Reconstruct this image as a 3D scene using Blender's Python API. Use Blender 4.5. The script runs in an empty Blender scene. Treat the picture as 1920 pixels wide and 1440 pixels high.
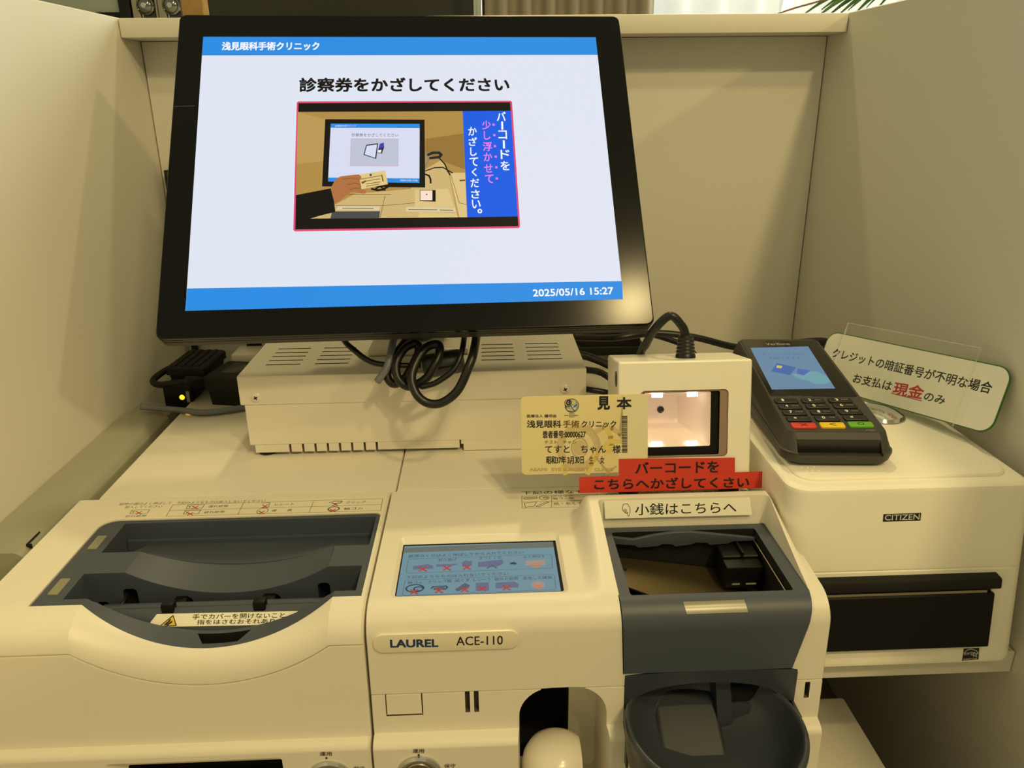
import bpy, bmesh, math, random
from mathutils import Matrix, Vector
PI = math.pi
R = math.radians
random.seed(7)
S = bpy.context.scene
COL = S.collection

# ------------------------------------------------------------------ camera
cam_data = bpy.data.cameras.new('camera')
cam_data.sensor_width = 36.0
cam_data.lens = 27.525
cam_data.clip_start = 0.01
cam = bpy.data.objects.new('camera', cam_data)
COL.objects.link(cam)
def cam_matrix(pitch, yaw, roll, loc):
    cp, sp, cy, sy = math.cos(pitch), math.sin(pitch), math.cos(yaw), math.sin(yaw)
    f = Vector((sy*cp, cy*cp, -sp)); r = Vector((cy, -sy, 0)); d = f.cross(r)
    cr, sr = math.cos(roll), math.sin(roll)
    right = cr*r + sr*d; down = -sr*r + cr*d
    m = Matrix.Identity(4)
    for i in range(3):
        m[i][0] = right[i]; m[i][1] = -down[i]; m[i][2] = -f[i]; m[i][3] = loc[i]
    return m
cam.matrix_world = cam_matrix(R(20.117), R(2.009), R(0.6145), (0, 0, 0.267))
S.camera = cam

# ------------------------------------------------------------------ world, lights, exposure
S.view_settings.view_transform = 'Standard'
S.view_settings.look = 'None'
S.view_settings.gamma = 1.0
S.view_settings.use_curve_mapping = False
S.view_settings.exposure = 0.0
w = bpy.data.worlds.new('world'); S.world = w; w.use_nodes = True
w.node_tree.nodes['Background'].inputs[0].default_value = (0.97, 0.88, 0.47, 1)
w.node_tree.nodes['Background'].inputs[1].default_value = 0.45
def lamp(name, kind, loc, power, col, size=0.1, aim=None, size_y=None, spread=None):
    l = bpy.data.lights.new(name, kind); l.energy = power; l.color = col
    if kind == 'AREA':
        l.size = size
        if size_y: l.shape = 'RECTANGLE'; l.size_y = size_y
        else: l.shape = 'DISK'
        if spread: l.spread = spread
    else: l.shadow_soft_size = size
    o = bpy.data.objects.new(name, l); COL.objects.link(o); o.location = loc
    if aim is not None:
        o.rotation_euler = (Vector(aim) - Vector(loc)).to_track_quat('-Z', 'Y').to_euler()
    return o
WARM = (1.0, 0.77, 0.37)
lamp('downlight_or_fill', 'AREA', (0.56, -0.30, 1.55), 5.2, (1.0, 0.76, 0.34), 0.09, (0.2, 0.1, 0))
lamp('downlight_or_fill', 'AREA', (0.62, -0.80, 1.55), 9.5, WARM, 0.10, (0.1, 0.2, 0))
sp = lamp('downlight_or_fill', 'SPOT', (0.40, -0.90, 1.55), 14.0, WARM, 0.05, (0.40, -0.90, 0))
sp.data.spot_size = R(108.5); sp.data.spot_blend = 0.05
lamp('downlight_or_fill', 'AREA', (0.10, 1.40, 1.55), 7.5, (1.0, 0.82, 0.42), 0.10, (0.1, 1.1, 0))
lamp('downlight_or_fill', 'AREA', (2.30, -1.00, 1.55), 13.0, WARM, 0.12, (0.0, 0.4, 0.1))  # added fill lamp that lifts the left wall, not a known downlight
lamp('window_daylight', 'AREA', (0.95, 2.42, 0.95), 28.0, (1.0, 1.0, 0.82), 0.9, (0.6, 0.9, 0.3), 1.1)

# ------------------------------------------------------------------ materials
def lin(c):
    return tuple(((v/255.0)/12.92 if v/255.0 <= 0.04045 else ((v/255.0+0.055)/1.055)**2.4) for v in c)
MATS = {}
def mat(name, rgb=(200,200,200), rough=0.5, metal=0.0, grain=0.0, bump=0.0, scale=900.0, coat=0.0, emit=None, strength=1.0, trans=None, spec=0.5):
    m = bpy.data.materials.new(name); m.use_nodes = True; nt = m.node_tree
    b = nt.nodes['Principled BSDF']
    c = lin(rgb)
    b.inputs['Base Color'].default_value = (*c, 1)
    b.inputs['Roughness'].default_value = rough
    b.inputs['Metallic'].default_value = metal
    b.inputs['Specular IOR Level'].default_value = spec
    if coat: b.inputs['Coat Weight'].default_value = coat; b.inputs['Coat Roughness'].default_value = 0.08
    if grain or bump:
        tc = nt.nodes.new('ShaderNodeTexCoord'); n = nt.nodes.new('ShaderNodeTexNoise')
        n.inputs['Scale'].default_value = scale; n.inputs['Detail'].default_value = 3
        nt.links.new(tc.outputs['Object'], n.inputs['Vector'])
        if grain:
            cr = nt.nodes.new('ShaderNodeValToRGB')
            cr.color_ramp.elements[0].position = 0.3; cr.color_ramp.elements[1].position = 0.7
            cr.color_ramp.elements[0].color = (*[v*(1-grain) for v in c], 1)
            cr.color_ramp.elements[1].color = (*[min(1, v*(1+grain)) for v in c], 1)
            nt.links.new(n.outputs['Fac'], cr.inputs['Fac']); nt.links.new(cr.outputs['Color'], b.inputs['Base Color'])
        if bump:
            bp = nt.nodes.new('ShaderNodeBump'); bp.inputs['Strength'].default_value = bump; bp.inputs['Distance'].default_value = 0.0002
            nt.links.new(n.outputs['Fac'], bp.inputs['Height']); nt.links.new(bp.outputs['Normal'], b.inputs['Normal'])
    if emit is not None:
        b.inputs['Base Color'].default_value = (0.004, 0.004, 0.004, 1)
        b.inputs['Emission Color'].default_value = (*lin(emit), 1)
        b.inputs['Emission Strength'].default_value = strength; b.inputs['Specular IOR Level'].default_value = 0.12; b.inputs['Roughness'].default_value = 0.45
    if trans is not None:
        out = nt.nodes['Material Output']; tr = nt.nodes.new('ShaderNodeBsdfTransparent'); mx = nt.nodes.new('ShaderNodeMixShader')
        tr.inputs['Color'].default_value = (*lin((255,255,254)), 1)
        mx.inputs['Fac'].default_value = trans
        nt.links.new(tr.outputs[0], mx.inputs[1]); nt.links.new(b.outputs[0], mx.inputs[2]); nt.links.new(mx.outputs[0], out.inputs['Surface'])
    MATS[name] = m
    return m
mat('wall', (222,218,208), 0.55, grain=0.015, bump=0.05, scale=500)
mat('ledge', (224,219,206), 0.5, grain=0.012, scale=600)
mat('cream', (232,225,210), 0.42, grain=0.012, bump=0.06, scale=2600)
mat('cream_gloss', (232,225,210), 0.22, grain=0.01, scale=900)
mat('plate', (228,222,208), 0.2, grain=0.012, scale=700)
mat('scanner_white', (246,241,226), 0.26, grain=0.008, scale=700)
mat('printer_white', (246,241,226), 0.5, grain=0.012, bump=0.12, scale=2400)
mat('groove', (92,84,70), 0.8)
mat('grey_plastic', (68,75,88), 0.46, grain=0.02, bump=0.05, scale=2600)
mat('grey_dark', (60,65,75), 0.45, grain=0.02, bump=0.05, scale=2600)
mat('chute_grey', (46,50,57), 0.42, grain=0.03, scale=1500)
mat('bowl_grey', (56,61,70), 0.33, grain=0.02, scale=1500)
mat('black', (13,12,12), 0.5, spec=0.25)
mat('black_soft', (22,21,20), 0.6, spec=0.3, grain=0.05, bump=0.1, scale=2500)
mat('void', (6,6,6), 0.9)
mat('bezel', (9,10,12), 0.16, spec=0.2)
mat('casing', (26,26,27), 0.5, grain=0.05, bump=0.1, scale=2200)
mat('cable', (20,20,21), 0.38)
mat('cable_grey', (112,116,124), 0.45)
mat('cable_blue', (84,92,108), 0.45)
mat('ferrite', (44,44,46), 0.5)
mat('chrome', (205,205,205), 0.12, metal=1.0)
mat('dark_chrome', (120,120,116), 0.14, metal=1.0)
mat('steel', (165,155,135), 0.3, metal=1.0, grain=0.06, scale=1500)
mat('bronze', (128,114,80), 0.34, metal=0.85, grain=0.12, scale=1800)
mat('light_window', (138,136,114), 0.25)
mat('label_white', (240,234,214), 0.35, grain=0.008, scale=900)
mat('label_clear', (236,228,205), 0.3)
mat('tape_white', (255,252,236), 0.2)
mat('red_tape', (206,60,42), 0.3, grain=0.02, scale=400)
mat('k', (22,20,24), 0.5)
mat('k2', (18,14,16), 0.4)
mat('blk', (9,9,10), 0.14)
mat('red', (196,38,44), 0.5)
mat('navy', (28,58,104), 0.5)
mat('white', (245,240,222), 0.4)
mat('yel', (238,200,44), 0.4)
mat('w2', (206,204,196), 0.5)
mat('w3', (150,147,140), 0.5)
mat('key_black', (24,24,25), 0.35)
mat('key_red', (214,58,44), 0.35)
mat('key_yellow', (238,200,40), 0.35)
mat('key_green', (104,172,44), 0.35)
mat('term_body', (58,56,54), 0.48, grain=0.04, bump=0.15, scale=2600)
mat('term_dark', (34,33,32), 0.5, grain=0.04, bump=0.1, scale=2600)
mat('sign_white', (246,244,234), 0.45)
mat('sign_green', (58,112,52), 0.5)
mat('acrylic', (235,240,236), 0.06, trans=0.025)
mat('acrylic_edge', (240,244,238), 0.2, trans=0.25)
mat('card', (230,214,160), 0.4, grain=0.012, scale=500)
mat('c_wm', (230,220,182), 0.4); mat('c_tan2', (204,184,138), 0.45); mat('c_tan3', (190,166,116), 0.45); mat('c_pale', (226,212,168), 0.42)
mat('c_pale2', (214,218,206), 0.42); mat('c_yel', (222,198,114), 0.42); mat('c_txt', (24,20,26), 0.5); mat('c_gold', (116,88,28), 0.45); mat('c_globe', (150,172,186), 0.4)
mat('hood', (243,229,222), 0.45)
mat('hood_frame', (150,126,112), 0.4)
mat('lens', (40,44,50), 0.1)
mat('led_white', emit=(255,232,205), strength=8.5)
mat('led_amber', emit=(255,190,20), strength=5.0)
mat('side_grey', (150,148,130), 0.5, grain=0.01, scale=700)
mat('curtain', (150,140,122), 0.85, grain=0.05, bump=0.3, scale=1400)
mat('sheer', (245,248,240), 0.9, trans=0.55)
mat('dark_panel', (40,37,33), 0.25, grain=0.1, scale=60)
mat('glass_grey', (140,148,142), 0.08)
mat('reflection_yellow', (160,126,66), 0.5, grain=0.12, scale=60)  # yellow reflection in the glass, put into a board's colour
mat('leaf', (62,104,40), 0.45, grain=0.2, scale=120)
mat('pot', (120,90,70), 0.7)
mat('floor', (120,110,95), 0.5, grain=0.05, scale=40)
mat('sky_pane', emit=(238,248,240), strength=1.25)
# what the screens show
def em(n, c, s=1.0): mat(n, emit=c, strength=s, rough=0.25)
em('e_bg', (224,229,243)); em('e_blue', (40,140,226)); em('e_white', (244,247,252)); em('e_black', (9,9,11)); em('e_pink', (226,72,116)); em('e_tan', (176,140,72)); em('e_tan2', (188,152,86))
em('e_shade', (150,116,56)); em('e_vblue', (14,92,226)); em('e_desk', (206,178,118)); em('e_desk2', (222,194,132)); em('e_brown', (96,72,36)); em('e_white2', (218,204,160)); em('e_dgrey', (74,74,74))
em('e_lav', (216,220,242)); em('e_dark', (34,34,44)); em('e_pink2', (208,160,190)); em('e_gry', (190,196,212)); em('e_purple', (66,60,168)); em('e_glow', (250,224,206)); em('e_gry2', (130,126,112))
em('e_skin', (176,112,66)); em('e_skin2', (136,80,44)); em('e_card', (226,198,132)); em('e_vpink', (232,128,236))
em('l_bg', (108,140,150)); em('l_head', (102,108,98)); em('l_txt', (52,64,82)); em('l_line', (70,92,112)); em('l_red', (172,62,50)); em('l_note', (98,104,132)); em('l_tan', (160,138,130)); em('l_org', (196,120,66)); em('l_dg', (84,92,104))
em('t_scr', (104,134,160)); em('t_txt', (70,100,140)); em('t_blue', (70,104,160)); em('t_blue2', (84,104,170)); em('t_gold', (196,190,110)); em('t_hand', (110,158,166))

# ------------------------------------------------------------------ mesh builder
_font_curve = bpy.data.curves.new('type', 'FONT')
_font_obj = bpy.data.objects.new('type', _font_curve)
_glyphs = {}
def glyph_mesh(s, bold):
    key = (s, bold)
    if key not in _glyphs:
        if _font_obj.name not in COL.objects: COL.objects.link(_font_obj)
        _font_curve.body = s; _font_curve.offset = bold; _font_curve.resolution_u = 3; _font_curve.size = 1.0
        bpy.context.view_layer.update()
        ev = _font_obj.evaluated_get(bpy.context.evaluated_depsgraph_get()); me = ev.to_mesh()
        vs = [tuple(v.co) for v in me.vertices]; fs = [tuple(p.vertices) for p in me.polygons]
        ev.to_mesh_clear()
        _glyphs[key] = (vs, fs)
    return _glyphs[key]

def frame(O, ex, ey, ez, s=1.0):
    m = Matrix.Identity(4)
    for i in range(3):
        m[i][0] = ex[i]*s; m[i][1] = ey[i]*s; m[i][2] = ez[i]*s; m[i][3] = O[i]
    return m
def rrect(x0, x1, y0, y1, r, n=6):
    if not isinstance(r, (tuple, list)): r = (r,)*4          # order: x1y0, x1y1, x0y1, x0y0
    pts = []
    for (cx, cy, a0, q) in ((x1, y0, -90, r[0]), (x1, y1, 0, r[1]), (x0, y1, 90, r[2]), (x0, y0, 180, r[3])):
        sx = -1 if cx == x1 else 1; sy = -1 if cy == y1 else 1
        if q <= 0: pts.append((cx, cy)); continue
        for k in range(n+1):
            a = R(a0 + 90.0*k/n)
            pts.append((cx + sx*q + q*math.cos(a), cy + sy*q + q*math.sin(a)))
    return pts
def circle(cx, cy, rx, ry=None, n=32):
    ry = ry or rx
    return [(cx + rx*math.cos(2*PI*k/n), cy + ry*math.sin(2*PI*k/n)) for k in range(n)]
def smooth_path(pts, n=8):
    pts = [Vector(p) for p in pts]
    P = [pts[0]*2 - pts[1]] + pts + [pts[-1]*2 - pts[-2]]
    out = []
    for i in range(1, len(P)-2):
        a, b, c, d = P[i-1], P[i], P[i+1], P[i+2]
        for k in range(n):
            t = k/n
            out.append(0.5*((2*b) + (c-a)*t + (2*a-5*b+4*c-d)*t*t + (3*b-3*c+d-a)*t**3))
    out.append(pts[-1])
    return out

class MB:
    def __init__(self):
        self.bm = bmesh.new(); self.mats = []
    def mi(self, m):
        if m not in self.mats: self.mats.append(m)
        return self.mats.index(m)
    def add(self, vs, fs, m, M=None):
        i = self.mi(m)
        V = [self.bm.verts.new((M @ Vector(v)) if M is not None else v) for v in vs]
        for f in fs:
            try:
                q = self.bm.faces.new([V[k] for k in f]); q.material_index = i; q.smooth = True
            except ValueError: pass
        return self
    def merge(self, b2, m, M=None):
        b2.verts.index_update()
        return self.add([v.co.copy() for v in b2.verts], [[v.index for v in f.verts] for f in b2.faces], m, M)
    def box(self, x0, x1, y0, y1, z0, z1, m, bev=0.0, seg=2, M=None):
        b = bmesh.new(); bmesh.ops.create_cube(b, size=1.0)
        for v in b.verts:
            v.co = Vector(((x0+x1)/2 + v.co.x*(x1-x0), (y0+y1)/2 + v.co.y*(y1-y0), (z0+z1)/2 + v.co.z*(z1-z0)))
        if bev > 0: bmesh.ops.bevel(b, geom=b.edges[:], offset=bev, segments=seg, profile=0.5, affect='EDGES')
        self.merge(b, m, M); b.free(); return self
    def loft(self, rings, m, M=None, cap0=True, cap1=True, closed=True):
        n = len(rings[0]); vs = [p for r in rings for p in r]; fs = []
        for i in range(len(rings)-1):
            for k in range(n if closed else n-1):
                a, b = i*n+k, i*n+(k+1) % n
                fs.append((a, b, b+n, a+n))
        if cap0: fs.append(tuple(range(n-1, -1, -1)))
        if cap1: fs.append(tuple(range((len(rings)-1)*n, len(rings)*n)))
        return self.add(vs, fs, m, M)
    def prism(self, out, z0, z1, m, bev=0.0, M=None, both=False):
        # outline counter-clockwise in xy; bev rounds the z1 rim (and z0 when both)
        def inset(o, d):
            if d == 0: return o
            n = len(o); res = []
            for i in range(n):
                a, b, c = Vector(o[i-1]), Vector(o[i]), Vector(o[(i+1) % n])
                e1, e2 = (b-a), (c-b)
                n1 = Vector((-e1.y, e1.x)); n2 = Vector((-e2.y, e2.x))
                n1 = n1.normalized() if n1.length > 1e-12 else n2.normalized(); n2 = n2.normalized() if n2.length > 1e-12 else n1
                mm = n1+n2
                mm = mm.normalized() if mm.length > 1e-9 else n1
                res.append(tuple(b + mm*(d/max(0.5, mm.dot(n1)))))
            return res
        rings = []
        def ring(d, z): rings.append([(p[0], p[1], z) for p in inset(out, d)])
        if bev and both:
            for a in (0, 45): ring(bev*(1-math.sin(R(a))), z0 + bev*(1-math.cos(R(a))))
            ring(0, z0+bev)
        else: ring(0, z0)
        if bev:
            for a in (0, 30, 60, 90): ring(bev*(1-math.cos(R(a))), z1 - bev*(1-math.sin(R(a))))
        else: ring(0, z1)
        return self.loft(rings, m, M)
    def tube(self, pts, r, m, n=10, sm=8):
        P = smooth_path(pts, sm) if sm else [Vector(p) for p in pts]
        rings = []; up = None
        for i, p in enumerate(P):
            t = (P[min(i+1, len(P)-1)] - P[max(i-1, 0)]).normalized()
            if up is None:
                up = t.orthogonal().normalized()
            else:
                up = (up - t*up.dot(t)); up = up.normalized() if up.length > 1e-6 else t.orthogonal().normalized()
            s = t.cross(up)
            rr = r(i/(len(P)-1)) if callable(r) else r
            rings.append([tuple(p + (up*math.cos(2*PI*k/n) + s*math.sin(2*PI*k/n))*rr) for k in range(n)])
        return self.loft(rings, m)
    def lathe(self, prof, m, M=None, n=32):
        rings = [[(r*math.cos(2*PI*k/n), r*math.sin(2*PI*k/n), z) for k in range(n)] for r, z in prof]
        return self.loft(rings, m, M)
    def sphere(self, c, r, m, M=None, sc=(1, 1, 1), nu=24, nv=14):
        rings = [[(c[0]+sc[0]*r*math.sin(PI*(i+.001)/(nv+.002))*math.cos(2*PI*k/nu), c[1]+sc[1]*r*math.sin(PI*(i+.001)/(nv+.002))*math.sin(2*PI*k/nu), c[2]-sc[2]*r*math.cos(PI*(i+.001)/(nv+.002))) for k in range(nu)] for i in range(nv+1)]
        return self.loft(rings, m, M)
    def text(self, s, m, M, cx, cy, ang, wd, ht, z, bold=0.0):
        if bold:
            d = bold*ht*1.6
            for k, (ax, ay) in enumerate(((-d, -d), (d, -d), (-d, d), (d, d), (0, 0))):
                self.text(s, m, M, cx+ax, cy+ay, ang, wd-2*d, ht-2*d, z+k*0.0003, 0.0)
            return self
        vs, fs = glyph_mesh(s, 0.0)
        if not vs: return self
        x0 = min(v[0] for v in vs); x1 = max(v[0] for v in vs); y0 = min(v[1] for v in vs); y1 = max(v[1] for v in vs)
        sx = wd/max(1e-6, x1-x0); sy = ht/max(1e-6, y1-y0)
        ca, sa = math.cos(ang), math.sin(ang)
        out = []
        for v in vs:
            a = (v[0]-(x0+x1)/2)*sx; b = (v[1]-(y0+y1)/2)*sy
            out.append((cx + a*ca - b*sa, cy + a*sa + b*ca, z))
        return self.add(out, fs, m, M)
    def stroke(self, pts, wd, m, M, z):
        for a, b in zip(pts[:-1], pts[1:]):
            a = Vector(a); b = Vector(b); d = b-a
            if d.length < 1e-9: continue
            d.normalize(); nn = Vector((-d.y, d.x))*wd/2; e = d*wd*0.3
            self.add([(*(a-e-nn), z), (*(b+e-nn), z), (*(b+e+nn), z), (*(a-e+nn), z)], [(0, 1, 2, 3)], m, M)
    def decals(self, spec, M, z0=0.15, dz=0.012):
        # spec: drawings in mm on the plane M (already scaled to mm)
        z = z0
        for s in spec:
            z += dz
            if s[0] == 't':
                _, tx, m, xa, ya, xb, yb, h, bold = s
                self.text(tx, m, M, (xa+xb)/2, (ya+yb)/2, math.atan2(yb-ya, xb-xa), math.hypot(xb-xa, yb-ya), h, z, bold)
            elif s[0] == 'p':
                pts = s[2]
                area = sum(pts[i-1][0]*pts[i][1]-pts[i][0]*pts[i-1][1] for i in range(len(pts)))
                idx = tuple(range(len(pts))) if area > 0 else tuple(range(len(pts)-1, -1, -1))
                b = bmesh.new(); V = [b.verts.new((p[0], p[1], z)) for p in pts]
                f = b.faces.new([V[i] for i in idx]); bmesh.ops.triangulate(b, faces=[f]); self.merge(b, s[1], M); b.free()
            elif s[0] == 'l': self.stroke(s[3], s[2], s[1], M, z)
            elif s[0] == 'e':
                _, m, cx, cy, rx, ry, wd = s
                n = 28
                if wd == 0: self.add([(*p, z) for p in circle(cx, cy, max(rx, .05), max(ry, .05), n)], [tuple(range(n))], m, M)
                else:
                    o = circle(cx, cy, rx+wd/2, ry+wd/2, n); i = circle(cx, cy, max(rx-wd/2, .01), max(ry-wd/2, .01), n)
                    self.add([(*p, z) for p in o+i], [(k, (k+1) % n, n+(k+1) % n, n+k) for k in range(n)], m, M)
        return self
    def mesh(self):
        me = bpy.data.meshes.new('m'); self.bm.normal_update()
        self.bm.to_mesh(me)
        for m in self.mats: me.materials.append(MATS[m])
        return me
    def cut(self, other, op='DIFFERENCE'):
        for b in (self.bm, other.bm): bmesh.ops.recalc_face_normals(b, faces=b.faces[:])
        a = bpy.data.objects.new('a', self.mesh()); c = bpy.data.objects.new('c', other.mesh())
        COL.objects.link(a); COL.objects.link(c)
        md = a.modifiers.new('b', 'BOOLEAN'); md.object = c; md.operation = op; md.solver = 'EXACT'
        md.material_mode = 'TRANSFER'
        bpy.context.view_layer.update()
        ev = a.evaluated_get(bpy.context.evaluated_depsgraph_get()); me = bpy.data.meshes.new_from_object(ev)
        self.mats = [m.name for m in me.materials]
        self.bm.free(); self.bm = bmesh.new(); self.bm.from_mesh(me)
        for o in (a, c): bpy.data.objects.remove(o)
        return self

def root_of(o):
    while o.parent is not None: o = o.parent
    return o
def obj(name, mb, parent=None, label=None, sharp=32, wn=False, recalc=True):
    if recalc: bmesh.ops.recalc_face_normals(mb.bm, faces=mb.bm.faces[:])
    me = mb.mesh(); me.name = name
    o = bpy.data.objects.new(name, me); COL.objects.link(o)
    if parent is not None:
        o.parent = parent; off = root_of(parent).location
        me.transform(Matrix.Translation(-off))
    else:
        xs = [v.co for v in me.vertices]
        c = Vector(((min(v.x for v in xs)+max(v.x for v in xs))/2, (min(v.y for v in xs)+max(v.y for v in xs))/2, min(v.z for v in xs)))
        me.transform(Matrix.Translation(-c)); o.location = c
    for p in me.polygons: p.use_smooth = True
    me.set_sharp_from_angle(angle=R(sharp))
    if wn:
        md = o.modifiers.new('wn', 'WEIGHTED_NORMAL'); md.keep_sharp = True; md.weight = 80
    if label: o['label'] = label
    mb.bm.free()
    return o
def thing(name, label, cat, loc, group=None):
    o = bpy.data.objects.new(name, None); COL.objects.link(o); o.location = loc; o.empty_display_size = 0.02
    o['label'] = label; o['category'] = cat
    if group: o['group'] = group
    return o
def tag(o, label, cat, group=None, kind=None):
    o['label'] = label; o['category'] = cat
    if group: o['group'] = group
    if kind: o['kind'] = kind
    return o
def struct(name, mb, label=None):
    o = obj(name, mb); o['kind'] = 'structure'
    if label: o['label'] = label
    o['category'] = name.split('_')[0]
    return o
SCR_M=[[-0.21012,0.66192,0.31274],[0.99867,0.05131,-0.00534],[-0.02632,0.59586,0.80265],[0.04437,-0.80144,0.59642]]
SCAN_M=[[0.13,0.485,0.05],[1.0,0.0,0.0],[0.0,0.20791,0.97815],[0.0,-0.97815,0.20791]]
CARD_M=[[0.065,0.48363,0.05029],[1.0,0.0,0.0],[0.0,0.20791,0.97815],[0.0,-0.97815,0.20791]]
SIGN_M=[[0.29066,0.62478,0.0794],[0.39698,-0.91347,0.08931],[0.30643,0.22364,0.92525],[-0.86516,-0.33994,0.3687]]
TOP_M=[[-0.1,0.45,0.0],[1.0,0.0,0.0],[0.0,1.0,0.0],[0.0,0.0,1.0]]
LCD_M=[[-0.0555,0.384,-0.002],[1.0,0.0,0.0],[0.0,1.0,0.0],[0.0,0.0,1.0]]
FACE_M=[[0.0,0.3615,0.0],[1.0,0.0,0.0],[0.0,0.0,1.0],[0.0,-1.0,0.0]]
LOW_M=[[0.0,0.352,0.0],[1.0,0.0,0.0],[0.0,0.0,1.0],[0.0,-1.0,0.0]]
TAPE_M=[[0.125,0.4495,0.012],[1.0,0.0,0.0],[0.0,0.22,0.975],[0.0,-0.975,0.22]]
PRN_M=[[0.26,0.4225,0.0],[1.0,0.0,0.0],[0.0,0.134,0.991],[0.0,-0.991,0.134]]
TERM_M=[[0.23,0.462,0.06],[0.99692,-0.07846,0.0],[0.07787,0.98949,0.12187],[-0.00956,-0.12149,0.99255]]
COV_M=[[-0.16,0.3912,-0.0197],[1.0,0.0,0.0],[0.0,0.675,0.738],[0.0,-0.738,0.675]]
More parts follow.
